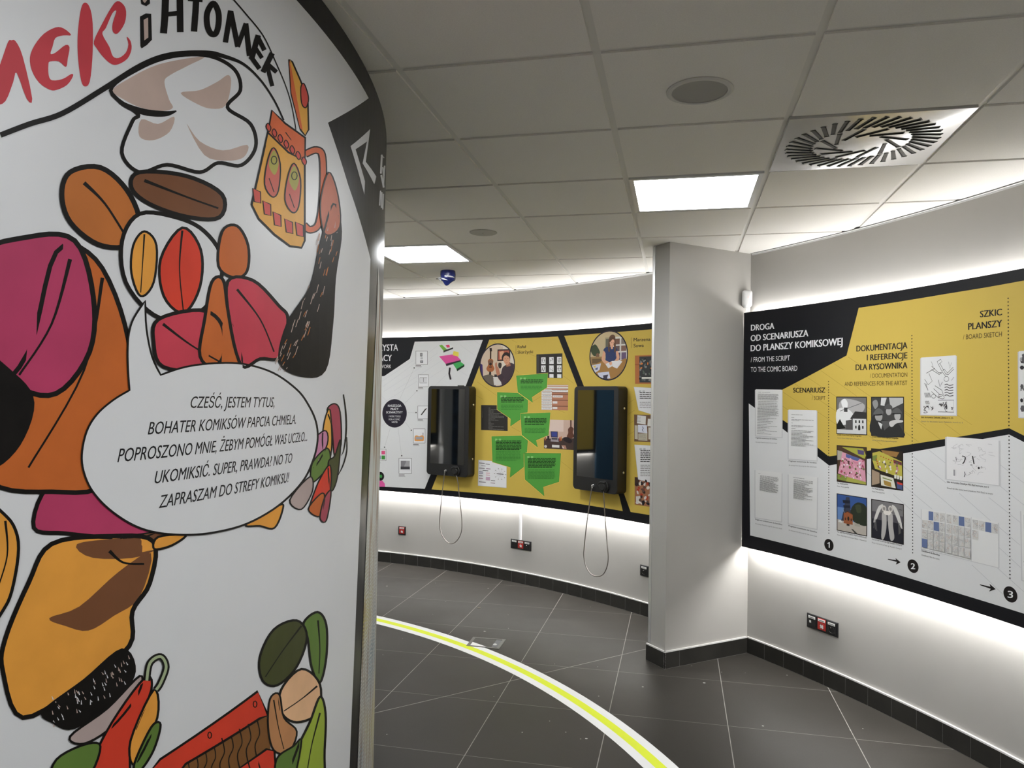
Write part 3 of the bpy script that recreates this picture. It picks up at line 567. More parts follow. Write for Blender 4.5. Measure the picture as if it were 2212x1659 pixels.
p = Print(S, .0003); p.poly([(1218.9, 725.3), (1310, 718.8), (1403.3, 711.8), (1470, 706), (1470, 1124), (1402, 1112.4), (1362.3, 1106), (1259.6, 829.8)], yel); p.build('yellow_field', FBD, 'right yellow printed field')
g = S1(800, 700, .1447)
for a, b in [((180, 850), (640, 545)), ((180, 940), (1000, 330)), ((200, 1010), (920, 530)), ((350, 1000), (1240, 430)), ((880, 520), (1010, 430)), ((170, 1190), (700, 850)), ((880, 810), (1140, 640)), ((165, 1530), (215, 1480)), ((1540, 240), (1650, 315)), ((1340, 310), (1560, 470)), ((1320, 690), (1480, 790)), ((880, 1010), (1130, 760)), ((1130, 750), (1250, 830)), ((170, 1075), (240, 1145))]: dline(S, FBD, *g([a, b]), .6, ink(188, 188, 192))
g2 = S1(1020, 700, .1808)
for a, b in [((235, 195), (300, 240)), ((430, 290), (528, 350)), ((470, 190), (530, 220)), ((530, 300), (780, 395)), ((510, 540), (560, 580)), ((1090, 620), (1215, 710)), ((60, 690), (300, 860)), ((40, 850), (130, 900)), ((670, 960), (830, 860)), ((960, 1000), (1110, 1060)), ((470, 1230), (580, 1290)), ((1000, 1150), (1180, 1260)), ((1860, 950), (1940, 900)), ((1860, 1080), (1940, 1030)), ((1860, 1200), (1940, 1150)), ((1060, 1640), (1200, 1750)), ((1860, 1330), (1940, 1280))]: dline(S, FBD, *g2([a, b]), .6, YL)
for a in (('SCENARZYSTA', 764, 758, 859.6, 757.4, 13.2), ('W PRACY', 785, 780, 846, 779.9, 13.2), ('AT WORK', 809, 795.3, 845.2, 795.3, 7.4)): line_of_text(S, FBD, 'heading_line', a, W_, 0 if a[0][0] == 'A' else .02, 'white heading line')
p = Print(S, .0008); p.disc(852.4, 892.9, 30.7, navyF)
for a in [('NARZĘDZIA', 838, 878.7, 866.8, 878.7, 4.7, .02), ('PRACY', 843.8, 886, 860.8, 886, 4.7, .02), ('SCENARZYSTY', 834.3, 893, 869.9, 893, 4.7, .02), ('/ WORK TOOLS', 839.4, 901.4, 865.4, 901.4, 3.8, 0), ('FOR A COMIC', 840, 907.8, 864, 907.8, 3.8, 0), ('WRITER', 845.9, 914, 858.9, 914, 3.8, 0)]: p.text(*a[:6], W_, a[6])
p.build('round_label', FBD, 'dark round label with white lettering')
g = S1(800, 700, .1447); g3 = S1(800, 900, .1447)
p = Print(S, .0008)
for a, b in [((440, 1120), (650, 670)), ((520, 1180), (690, 1005)), ((560, 1322), (675, 1322))]: 
    (ax, ay), (bx, by) = g([a, b]); n = int(math.hypot(bx-ax, by-ay)/1.6)
    for k in range(n): p.inc = 0; p.disc(ax+(bx-ax)*k/n, ay+(by-ay)*k/n, .35, G_, 6)
for a, b in [((525, 85), (605, 190)), ((300, 165), (218, 440)), ((415, 165), (465, 570))]:
    (ax, ay), (bx, by) = g3([a, b]); n = int(math.hypot(bx-ax, by-ay)/1.6)
    for k in range(n): p.disc(ax+(bx-ax)*k/n, ay+(by-ay)*k/n, .35, G_, 6)
for x, y in [(894.8, 794.8), (900.6, 844.3), (898.8, 891.3), (888.6, 929.4), (830.8, 966), (868, 984.4)]: p.disc(x, y, 1.5, K_, 12)
p.build('connecting_lines', FBD)
def icon(P, els, lab):
    (x0, y0), (x1, y1) = P
    photo(S, FBD, 'tool_icon', [(x0, y0), (x1, y0), (x1, y1), (x0, y1)], [('r', 0, 0, 1, 1, G_), ('r', .03, .025, .97, .975, W_)]+els+[('r', 0, 1.06, .45, 1.10, K_), ('r', 0, 1.16, .5, 1.18, G_)], .0008, label=lab)
icon(g([(677, 402), (857, 605)]), [('r', .38, .15, .62, .4, (50, 50, 52)), ('r', .42, .18, .58, .36, (130, 130, 132)), ('r', .4, .46, .6, .62, LG), ('r', .38, .7, .62, .88, (70, 70, 72)), ('r', .42, .73, .58, .84, (140, 140, 142))], 'icon of a small device')
icon(g([(715, 755), (872, 938)]), [('r', .14, .24, .86, .7, G_), ('r', .16, .27, .84, .67, (196, 196, 198)), ('r', .48, .27, .52, .6, G_)], 'icon of an open notebook')
icon(g([(707, 1220), (880, 1415)]), [('p', [(.2, .85), (.22, .74), (.72, .14), (.8, .2), (.3, .78)], (50, 48, 48))], 'icon of a pencil')
icon(g3([(640, 180), (820, 397)]), [('r', .2, .28, .24, .5, K_), ('r', .8, .28, .84, .5, K_), ('s', [(.14, .52), (.3, .46), (.5, .52), (.7, .46), (.88, .52), (.88, .76), (.8, .84), (.2, .84), (.12, .76)], (205, 140, 70)), ('r', .2, .55, .8, .74, (150, 150, 155))], 'icon of an orange kit box')
icon(g3([(425, 617), (618, 852)]), [('r', .15, .18, .85, .55, (150, 148, 152)), ('p', [(.15, .18), (.6, .18), (.4, .55), (.15, .55)], (120, 118, 122)), ('r', .14, .55, .86, .72, (60, 58, 62)), ('p', [(.12, .72), (.88, .72), (.92, .8), (.1, .78)], (195, 195, 198))], 'icon of a laptop')
icon([(810, 970), (834.4, 995.5)], [('r', .12, .15, .5, .45, (220, 205, 90)), ('r', .58, .15, .9, .45, (200, 80, 120)), ('r', .12, .55, .5, .88, (50, 80, 130)), ('r', .58, .55, .9, .88, (60, 130, 60))], 'icon of four colour swatches')
# loose coloured shapes stand here in place of the cartoon
photo(S, FBD, 'drawn_books', g([(930, 280), (1470, 280), (1470, 840), (930, 840)]), [('p', [(.18, .07), (.44, .0), (.57, .12), (.3, .21)], (205, 205, 205)), ('p', [(.18, .07), (.26, .05), (.4, .18), (.3, .21)], (105, 160, 60)), ('p', [(.36, .06), (.46, .05), (.48, .12), (.4, .13)], (190, 50, 90)), ('p', [(.3, .21), (.57, .12), (.57, .16), (.3, .26)], (40, 38, 38)), ('p', [(.18, .36), (.62, .30), (.78, .46), (.36, .56)], (200, 75, 140)), ('p', [(.36, .56), (.78, .46), (.78, .51), (.38, .62)], (45, 35, 45)), ('p', [(.58, .22), (.72, .25), (.72, .37), (.56, .33)], (215, 195, 80)), ('p', [(.56, .56), (.76, .5), (.88, .58), (.66, .7)], (60, 150, 80)), ('p', [(.66, .7), (.88, .58), (.88, .63), (.68, .76)], (25, 50, 30)), ('l', [(.48, .66), (.46, .82), (.5, .98)], 0.05, (35, 30, 34))], .0008, label='small coloured drawing of tumbling books')
p = Print(S, .0008); p.disc(821.7, 1028.8, 9.5, K_); p.disc(821.7, 1028.8, 4.5, ink(60, 140, 70)); p.poly(g3([(60, 1045), (60, 960), (180, 955), (215, 1000), (220, 1048)]), ink(205, 85, 150)); p.build('drawn_shape', FBD)
# portraits in circles
def roundpic(x, y, r, els, lab):
    p = Print(S, .0008); p.disc(x, y, r*1.02, navyF, 48); 
    u, z = S.px(x, y); rr = abs(S.px(x, y-r)[1]-S.px(x, y+r)[1])/2*.965
    o = p.build('portrait_photo', FBD, lab)
    q = Print(S, .0011); q.map = lambda a, b: (u+(a-.5)*2*rr, z-(b-.5)*2*rr)
    for e in els:
        if e[0] == 'r': Q = [(e[1], e[2]), (e[3], e[2]), (e[3], e[4]), (e[1], e[4])]
        elif e[0] == 'e': Q = [(e[1]+e[3]*math.cos(.31416*k), e[2]+e[4]*math.sin(.31416*k)) for k in range(20)]
        elif e[0] == 's': Q = catmull(e[1], True, 4)
        else: Q = e[1]
        a2 = sum(Q[i-1][0]*Q[i][1]-Q[i][0]*Q[i-1][1] for i in range(len(Q)))
        Q = clip_convex(Q if a2 > 0 else Q[::-1], circ_clip)
        if len(Q) > 2: q.poly(Q, ink(*e[-1]))
    q.build('picture', o)
roundpic(1074.2, 789.1, 46.5, [('r', 0, 0, 1, 1, (186, 168, 148)), ('r', .6, 0, 1, .7, (196, 188, 176)), ('r', .50, .12, .88, .40, (48, 36, 34)), ('r', .53, .15, .85, .37, (160, 84, 66)), ('p', [(.56, .18), (.68, .16), (.72, .34), (.58, .36)], (196, 150, 120)), ('r', .275, .1, .32, .36, (58, 38, 28)), ('p', [(.26, .08), (.33, .08), (.34, .16), (.27, .16)], (40, 28, 24)), ('s', [(.22, .38), (.3, .34), (.38, .38), (.37, .48), (.42, .58), (.36, .65), (.24, .65), (.18, .58), (.23, .48)], (150, 88, 50)), ('s', [(.23, .40), (.3, .37), (.37, .40), (.35, .48), (.25, .48)], (110, 80, 62)), ('e', .3, .47, .04, .035, (50, 34, 26)), ('r', .26, .53, .34, .55, (45, 30, 24)), ('p', [(.27, .65), (.32, .65), (.34, .82), (.24, .82)], (40, 34, 34)), ('p', [(0, .45), (.06, .48), (.09, .8), (.0, .8)], (58, 42, 92)), ('s', [(.02, .8), (.3, .72), (.5, .86), (.45, 1), (.1, 1)], (92, 84, 76)), ('p', [(.38, .78), (.72, .76), (.74, .96), (.42, .98)], (190, 186, 182)), ('r', .42, .72, .52, .78, (50, 46, 48)), ('s', [(.55, .44), (.63, .46), (.62, .56), (.56, .57), (.53, .5)], (54, 46, 40)), ('s', [(.62, .76), (.66, .56), (.8, .48), (.92, .45), (1.05, .56), (1.05, 1), (.68, 1)], (62, 50, 56)), ('s', [(.44, .46), (.485, .43), (.5, .52), (.55, .58), (.6, .72), (.7, .82), (.58, .86), (.49, .72), (.45, .58)], (168, 112, 88)), ('p', [(.5, .76), (.64, .7), (.72, .8), (.62, .9)], (58, 46, 52)), ('p', [(.74, .44), (.88, .42), (.9, .52), (.78, .54)], (150, 100, 78)), ('s', [(.66, .3), (.76, .24), (.86, .3), (.87, .4), (.82, .49), (.75, .48), (.69, .4)], (190, 140, 112)), ('s', [(.63, .32), (.68, .22), (.78, .19), (.87, .25), (.88, .36), (.84, .3), (.74, .27), (.68, .32), (.67, .4)], (44, 32, 30)), ('e', .735, .35, .012, .008, (50, 34, 30)), ('e', .815, .345, .012, .008, (50, 34, 30)), ('p', [(.772, .36), (.79, .4), (.77, .4)], (160, 108, 84)), ('s', [(.75, .43), (.79, .445), (.825, .425), (.79, .455)], (150, 70, 64))], 'round photo of a person in a dark plaid shirt beside a guitar')
roundpic(1314.7, 767.8, 53.3, [('r', 0, 0, 1, 1, (176, 160, 128)), ('r', .4, .12, .55, .4, (150, 138, 112)), ('r', .42, .15, .53, .36, (96, 92, 80)), ('r', .62, .12, 1, .65, (196, 194, 188)), ('r', .66, .16, .8, .28, (110, 82, 70)), ('r', .84, .16, .98, .28, (120, 112, 104)), ('r', .66, .31, .8, .42, (92, 78, 80)), ('r', .84, .31, .98, .42, (120, 90, 78)), ('r', .7, .45, .82, .6, (80, 70, 98)), ('r', .85, .45, .98, .6, (98, 82, 110)), ('s', [(.0, .35), (.12, .25), (.22, .34), (.26, .45), (.1, .5)], (58, 68, 48)), ('e', .2, .5, .05, .06, (110, 84, 66)), ('r', 0, .52, .4, .7, (140, 112, 74)), ('r', .05, .56, .36, .66, (96, 78, 54)), ('s', [(.1, .72), (.4, .60), (.8, .62), (1, .6), (1.05, 1.05), (.0, 1.05)], (150, 112, 64)), ('s', [(.36, .38), (.44, .32), (.5, .32), (.6, .32), (.7, .34), (.75, .42), (.7, .48), (.68, .62), (.44, .64), (.42, .5)], (44, 56, 92)), ('s', [(.36, .4), (.42, .46), (.40, .58), (.52, .64), (.56, .7), (.46, .7), (.32, .6), (.33, .5)], (196, 150, 122)), ('s', [(.7, .44), (.75, .42), (.80, .55), (.76, .62), (.70, .66), (.66, .62), (.72, .56)], (196, 150, 122)), ('p', [(.42, .68), (.6, .62), (.68, .70), (.50, .77)], (200, 198, 200)), ('p', [(.6, .62), (.82, .62), (.88, .64), (.74, .78), (.62, .74)], (206, 204, 206)), ('s', [(.52, .66), (.58, .63), (.6, .68), (.56, .71)], (200, 152, 124)), ('p', [(.05, .7), (.3, .66), (.26, .8), (.14, .86)], (186, 188, 204)), ('p', [(.08, .72), (.16, .7), (.14, .76)], (206, 180, 80)), ('p', [(.12, .78), (.22, .74), (.2, .8)], (80, 84, 120)), ('p', [(.2, .86), (.52, .84), (.56, .98), (.3, 1)], (188, 190, 206)), ('p', [(.34, .92), (.5, .9), (.5, 1), (.36, 1)], (60, 56, 70)), ('s', [(.50, .2), (.53, .1), (.6, .07), (.67, .1), (.69, .22), (.7, .4), (.66, .44), (.64, .3), (.53, .32), (.54, .42), (.49, .4)], (92, 68, 52)), ('s', [(.53, .2), (.58, .15), (.645, .17), (.655, .24), (.62, .33), (.58, .35), (.545, .29)], (206, 160, 134)), ('p', [(.56, .33), (.62, .33), (.62, .37), (.57, .37)], (196, 148, 122)), ('s', [(.5, .2), (.56, .12), (.66, .14), (.6, .17), (.54, .22)], (84, 60, 46)), ('r', .565, .235, .59, .243, (70, 50, 44)), ('r', .618, .235, .64, .243, (70, 50, 44)), ('r', .585, .305, .615, .313, (160, 80, 76))], 'round photo of a person in a blue top writing at a desk')
for a in (('Rafał', 1118.2, 752.4, 1136.3, 752, 6.4), ('Skarżycki', 1118.2, 764.2, 1151.4, 762.9, 6.4)): line_of_text(S, FBD, 'name_line', a, K_, .012)
p = Print(S, .0008); p.stroke([(1114.6, 746), (1114.6, 765.5)], .5, K_); p.build('name_rule', FBD)
for a in (('Marzena', 1369, 737.4, 1405, 736.2, 7), ('Sowa', 1369, 750.3, 1390.6, 749.2, 7)): line_of_text(S, FBD, 'name_line', a, K_, .012)
p = Print(S, .0008); p.stroke([(1363.6, 729), (1363.6, 752.3)], .5, K_); p.build('name_rule', FBD)
G1, G2_, GT = ink(78, 146, 62), ink(48, 104, 44), ink(24, 42, 24)
GQ = ink(124, 176, 104)
g4 = S1(1020, 900, .1808)
# pictures under the green bubbles
DK = ink(46, 44, 42)
face = lambda x, y: [('r', x-.085, y-.14, x+.085, y+.14, W_)]+[('l', [(x+.045*math.cos(q), y+.09*math.sin(q)) for q in [.7*i for i in range(10)]], .012, K_)]+scribble(3, x-.06, y-.1, x+.06, y+.1, .01, .06, K_)
photo(S, FBD, 'storyboard_screen', g2([(768, 362), (1078, 350), (1080, 648), (768, 640)]), [('r', 0, 0, 1, 1, DK), ('r', .02, .05, .1, .95, (60, 58, 58))]+[e for y in (.28, .62) for x in (.27, .58, .88) for e in face(x, y)]+[('r', .5, .84, .66, .99, W_), ('r', .8, .84, .96, .99, W_)], .0008, label='dark print with a grid of small face sketches')
photo(S, FBD, 'script_screen', g2([(107, 967), (425, 972), (425, 1278), (107, 1265)]), [('r', 0, 0, 1, 1, DK), ('r', .04, .04, .06, .5, (90, 88, 86))]+textlines(R_(.12, .95, 17, .28, .86, .5), ink(120, 118, 116), .012), .0008, label='dark print with lines of typing')
photo(S, FBD, 'notes_photo', g2([(828, 722), (1148, 725), (1145, 1032), (828, 1027)]), [('r', 0, 0, 1, 1, (168, 116, 92)), ('r', 0, .18, .4, 1, (186, 172, 164))]+[('r', 0, .02, 1, .05, (196, 190, 184)), ('r', 0, .08, 1, .15, (200, 196, 192))]+[('r', .01, .2+.1*k, .39, .26+.1*k, (206, 204, 204)) for k in range(8)]+[('r', .4, .2, 1, .29, (205, 202, 200)), ('r', .42, .42, .8, .5, (204, 200, 198)), ('r', .42, .65, .6, .74, (204, 200, 198)), ('r', .42, .87, .6, .95, (204, 200, 198))]+[('r', .4, y, 1, y+.02, (70, 40, 34)) for y in (.31, .38, .6, .83)]+textlines([(.225+.1*k, .04, .36) for k in range(8)]+[(.24, .44, .95), (.46, .46, .76)], G_, .012), .0008, label='photo of paper strips laid on brown board')
photo(S, FBD, 'desk_photo', g2([(858, 1140), (1260, 1150), (1260, 1508), (858, 1485)]), [('r', 0, 0, 1, 1, (186, 160, 146)), ('r', 0, 0, .6, .4, (200, 180, 170)), ('p', [(0, .66), (1, .6), (1, 1), (0, 1)], (66, 52, 48)), ('s', [(.72, .3), (.8, .22), (.88, .28), (.86, .42), (.9, .55), (.78, .62), (.68, .56), (.72, .44)], (92, 58, 46)), ('r', .78, 0, .82, .28, (80, 50, 42)), ('p', [(.2, .4), (.41, .4), (.41, .6), (.21, .6)], (48, 44, 56)), ('p', [(.22, .42), (.39, .42), (.39, .58), (.23, .58)], (58, 66, 128)), ('p', [(.21, .61), (.42, .6), (.44, .76), (.2, .75)], (140, 132, 136)), ('r', .23, .63, .4, .68, (60, 56, 62)), ('r', .02, .6, .06, .72, (150, 90, 50)), ('r', .1, .56, .16, .7, (40, 34, 36)), ('r', .46, .58, .49, .72, (160, 60, 50)), ('r', .5, .56, .53, .7, (180, 120, 60)), ('s', [(.58, .6), (.72, .58), (.84, .7), (.76, .78), (.6, .7)], (40, 34, 36)), ('e', .05, .93, .04, .05, (180, 176, 172)), ('r', .24, .86, .46, .95, (200, 196, 194)), ('p', [(.52, .86), (.64, .86), (.68, .98), (.56, .98)], (160, 120, 104)), ('e', .58, .92, .03, .04, (206, 204, 204))], .0008, label='photo of a desk with a laptop and a guitar')
photo(S, FBD, 'mind_map_sheet', g4([(78, 518), (410, 550), (408, 848), (72, 822)]), [('r', -.01, -.01, 1.01, 1.015, LG), ('r', 0, 0, 1, 1, W_)]+[('r', x, y, x+w_, y+.025, c_) for x, y, w_, c_ in [(.02, .1, .2, G_), (.25, .12, .15, G_), (.1, .2, .15, (130, 120, 140)), (.02, .3, .2, G_), (.27, .3, .16, (130, 100, 120)), (.15, .38, .2, G_), (.02, .45, .15, (100, 100, 130)), (.02, .5, .15, (100, 100, 130)), (.27, .47, .14, (190, 120, 140)), (.27, .55, .14, (190, 120, 140)), (.02, .6, .14, G_), (.02, .7, .15, (150, 110, 130)), (.45, .75, .15, G_), (.02, .84, .25, G_), (.44, .85, .16, (130, 110, 120))]]+[('r', .27, .63, .42, .77, (180, 150, 170))]+[('l', [(.78, .48), (.78+.2*math.cos(a), .48+.22*math.sin(a))], .006, LG) for a in [.63*k for k in range(10)]]+[('e', .78+.2*math.cos(a), .48+.22*math.sin(a), .014, .016, (120, 110, 100)) for a in [.63*k for k in range(10)]]+[('r', .66, .46, .9, .49, G_)], .0008, label='white mind map sheet with coloured notes')
photo(S, FBD, 'notebook_photo', g2([(1945, 377), (2240, 366), (2240, 716), (1947, 715)]), [('r', 0, 0, 1, 1, (160, 98, 58)), ('r', 0, .3, .2, .34, (140, 84, 50)), ('r', .18, .04, .95, .95, (54, 56, 58))]+speck(46, [(90, 96, 98), (120, 122, 120), (200, 120, 60), (34, 36, 38), (80, 92, 84)], .2, .05, .93, .93, .08)+[('r', .28, .76, .85, .82, (205, 205, 200))], .0008, label='photo of a dark leaf patterned notebook on wood')
photo(S, FBD, 'papers_photo', g2([(1935, 1080), (2240, 1090), (2240, 1416), (1937, 1403)]), [('r', 0, 0, 1, 1, (104, 80, 62)), ('p', [(.1, .02), (.5, .05), (.48, .36), (.08, .32)], (200, 198, 196)), ('r', .28, .04, .31, .34, (60, 56, 56)), ('p', [(.54, .14), (.98, .16), (.98, .42), (.52, .42)], (200, 198, 194)), ('p', [(.15, .38), (.5, .38), (.52, .68), (.15, .66)], (196, 198, 208)), ('p', [(.02, .4), (.14, .4), (.14, .92), (.02, .9)], (180, 174, 160)), ('p', [(.16, .7), (.52, .68), (.52, .95), (.16, .95)], (176, 170, 152)), ('p', [(.56, .46), (.98, .46), (.98, .9), (.56, .9)], (190, 186, 176)), ('l', [(.32, .44), (.36, .5), (.32, .56), (.36, .62)], .02, (50, 50, 80), 1)]+textlines([(.1+.05*k, .12, .26) for k in range(4)]+[(.74+.04*k, .2, .48) for k in range(5)], G_, .01), .0008, label='photo of open notebooks and papers')
photo(S, FBD, 'desk_photo', g4([(1942, 722), (2240, 750), (2240, 1096), (1942, 1050)]), [('r', 0, 0, 1, 1, (150, 104, 76)), ('r', 0, 0, .2, .3, (66, 48, 42)), ('p', [(.05, .7), (.22, .66), (.24, .92), (.06, .96)], (190, 186, 182))]+speck(60, [(52, 40, 38), (196, 190, 186), (160, 60, 40), (90, 70, 60), (206, 200, 190), (30, 26, 28)], .08, .1, .95, .95, .09), .0008, label='photo of a cluttered brown desk')
def bubble(P, rows, S=S, M=G1, edge=G2_, gap=None, T=GT, T2=None, lab=None, q=GQ):
    p = Print(S, .0018); cx = sum(a for a, b in P)/len(P); cy = sum(b for a, b in P)/len(P)
    if gap: p.stroke(P, 2.6, gap, closed=True)
    p.poly(P, M); p.stroke(P, .7, edge, closed=True)
    o = p.build('speech_bubble', FBD, lab)
    p = Print(S, .0024)
    x0, x1, y0 = rows[0][1], rows[0][2], rows[0][0]
    if q: 
        for k in (0, 1): p.rect(x0-2+k*8, y0-5, x0+3+k*8, y0-.5, q)
        p.build('quote_mark', o); p = Print(S, .0026)
    for i_, (y, a, b, bold) in enumerate(rows):
        if i_ and rows[i_-1][3] and not bold: p.build('quote_text', o); p = Print(S, .0026)
        x = a; y1 = y
        while x < b-1:
            l = min(random.uniform(3, 9), b-x); dy = (b-a)*.0; p.poly([(x, y-(.8 if bold else .5)), (x+l, y-(.8 if bold else .5)), (x+l, y+(.8 if bold else .5)), (x, y+(.8 if bold else .5))], T if bold else (T2 or G2_)); x += l+.9
    p.build('translation_text', o)
def rows(g, x0, x1, yb, nb, yn, nn, st=16.5):
    out = []
    for k in range(nb): (a, y), (b, _) = g([(x0, yb+k*st*1.05), (x1-random.randint(0, 50)*(k == nb-1), yb)]); out.append((y, a, b, 1))
    for k in range(nn): (a, y), (b, _) = g([(x0, yn+k*st), (x1-random.randint(0, 60)*(k == nn-1)-10, yn)]); out.append((y, a, b, 0))
    return out
YG = ink(214, 190, 90)
bubble(g2([(300, 815), (548, 825), (668, 912), (662, 1055), (575, 1065), (575, 1140), (457, 1222), (462, 1130), (302, 1020)]), rows(g2, 348, 620, 880, 4, 968, 4), gap=YG, lab='green speech bubble, second from the top')
bubble(g2([(528, 618), (905, 590), (893, 755), (715, 872), (725, 938), (548, 812)]), rows(g2, 582, 850, 668, 3, 742, 3), gap=YG, lab='topmost green speech bubble')
bubble(g2([(580, 1072), (935, 1058), (912, 1325), (765, 1387), (785, 1472), (595, 1322)]), rows(g2, 630, 890, 1128, 5, 1245, 4), gap=YG, lab='green speech bubble beside the desk photo')
bubble(g4([(233, 237), (590, 228), (665, 288), (655, 425), (615, 440), (617, 600), (452, 728), (460, 605), (245, 540)]), rows(g4, 286, 590, 290, 7, 420, 7), gap=YG, lab='green speech bubble over the mind map sheet')
bubble(g4([(622, 437), (1062, 440), (1038, 778), (850, 838), (862, 948), (633, 750)]), rows(g4, 670, 1000, 498, 7, 636, 7), gap=YG, lab='lowest green speech bubble')
PW = ink(206, 206, 208)
bubble(g2([(1933, 752), (2240, 768), (2240, 1110), (1990, 1030)]), rows(g2, 2005, 2230, 820, 4, 935, 4, 21), M=PW, edge=LG, T=K_, T2=G_, lab='upper white speech bubble', q=LG)
bubble(g4([(1940, 335), (2240, 352), (2240, 815), (1985, 750)]), rows(g4, 2013, 2230, 402, 7, 580, 7, 21), M=PW, edge=LG, T=K_, T2=G_, lab='lower white speech bubble', q=LG)

# the bay beyond the core, seen only mirrored in the kiosk screens
u0, u1 = arc(FARB, 112, 131.5)
B3 = board('exhibit_board', FARB, FARW, u0, u1, .706, 2.214, 'yellow board in the bay behind the core, mirrored in the nearer kiosk screen')
p = Print(FARB, .0003); p.poly2([(u0+.07, .78), (u1-.07, .78), (u1-.07, 2.14), (u0+.5, 2.14), (u0+.07, 1.9)], yel); p.build('yellow_field', B3)
u0, u1 = arc(FARW, 131.9, 137)
B4 = thing('blue_panel', 'tall blue panel in the bay behind the core, mirrored in the nearer kiosk screen', 'panel', FARW.at((u0+u1)/2, 0)); obj('panel', slab(FARW, u0, u1, .0, 2.5, -.002, .03), mat('blue_panel', (.05, .14, .24), .5), B4)
u0, u1 = arc(FARB, 150, 158.3)
B5 = board('exhibit_board', FARB, FARW, u0, u1, .706, 2.214, 'yellow board in the bay behind the core, mirrored in the farther kiosk screen')
p = Print(FARB, .0003); p.poly2([(u0+.07, .95), (u1-.07, .95), (u1-.07, 2.14), (u0+.07, 2.14)], yel); p.build('yellow_field', B5)
u0, u1 = arc(FARW, 159.2, 161.6); struct(obj('trim_4', slab(FARW, u0, u1, 0, H-.002, -.002, .12), mat('pillar_white', (.85, .85, .85), .6)))
u0, u1 = arc(FARW, 162, 168)
B6 = thing('blue_panel', 'dark blue printed panel in the bay behind the core, mirrored in the farther kiosk screen', 'panel', FARW.at((u0+u1)/2, 0)); obj('panel', slab(FARW, u0, u1, .0, 2.5, -.002, .03), mat('dark_blue_panel', (.03, .06, .11), .5, noise=.8, nscale=6), B6)
u0, u1 = arc(FARW, 164.6, 172); struct(obj('window_1', slab(FARW, u0, u1, .55, 1.32, .032, .04), mat('window_light', (.45, .68, 1), .3, emit=2.2)))

# ------------------------------------------------------------------ the round core: printed mural and painted panel
S = CORE
MW = mat('mural_white', (.80, .805, .825), .38, spec=.4, noise=.012, nscale=3)
MB = mat('mural_black', (.0075, .0072, .009), .30, spec=.3)
INK = mat('mural_ink', (.0085, .0072, .0065), .45, noise=.25, nscale=30, spec=.15)
MU = thing('wall_mural', 'tall curved mural with a large speech bubble, on the round core wall', 'mural', S.at(-.9, .0))
bm = slab(S, A(-75)*S.R, A(26)*S.R, .0, H-.001, -.012, 0); obj('panel', bm, MB, MU, 'black printed backing with border')
p = Print(S, .0005); zt = 2.533; z = S.px
u_ = lambda x, y: S.px(x, y)
Q = [(A(-70)*S.R, zt), (u_(640, 0)[0], zt), u_(796, 212), u_(708, 265), u_(752, 400), u_(800, 560), u_(795, 700), u_(780, 1050), u_(757, 1600)]
Q += [(Q[-1][0]-.035, .12), (A(-70)*S.R, .12)]
p.poly2(Q, MW); p.build('white_field', MU, 'white printed ground')
off = [.0008]
def art(name, draw, label=None, parent=None, inc=.000015):
    p = Print(S, off[0], inc); draw(p); off[0] = p.off+.000015; return p.build(name, parent or MU, label)
g0 = S1(0, 0, .2532); g4m = S1(0, 400, .2532); gb = S1(170, 780, .2532); gm = S1(480, 0, .3376); gl = S1(480, 450, .3918); gx0 = S1(0, 1050, .367)
RED = paint(178, 52, 62)
# title lettering
def dr(p):
    for L in ([(-60, 700), (0, 545), (65, 360), (95, 345), (130, 352), (190, 480), (272, 842), (225, 845), (140, 622), (110, 700), (45, 862), (-30, 880)],
              [(605, 300), (540, 243), (470, 235), (370, 290), (290, 390), (253, 490), (268, 600), (330, 705), (420, 765), (480, 768), (570, 725), (620, 650), (605, 632), (530, 675), (440, 685), (412, 640), (410, 550), (425, 525), (500, 525), (560, 572), (575, 500), (590, 405), (555, 385), (470, 450), (428, 460), (445, 400), (470, 325), (540, 303)],
              [(690, 70), (715, 25), (750, 40), (778, 120), (790, 260), (785, 500), (762, 700), (720, 738), (690, 690), (665, 520), (658, 350), (670, 190)],
              [(798, 352), (870, 200), (950, 60), (1000, 10), (1050, 40), (1073, 100), (1060, 200), (1000, 287), (960, 270), (958, 200), (990, 95), (955, 115), (900, 240), (870, 290), (930, 400), (960, 480), (1010, 495), (1070, 450), (1092, 380), (1078, 315), (1110, 350), (1119, 420), (1085, 500), (1010, 548), (950, 548), (880, 490), (820, 410)]): p.poly(catmull(g0(L), True, 3), RED)
art('title_lettering', dr, 'red brush lettering')
BEI = paint(172, 152, 142)
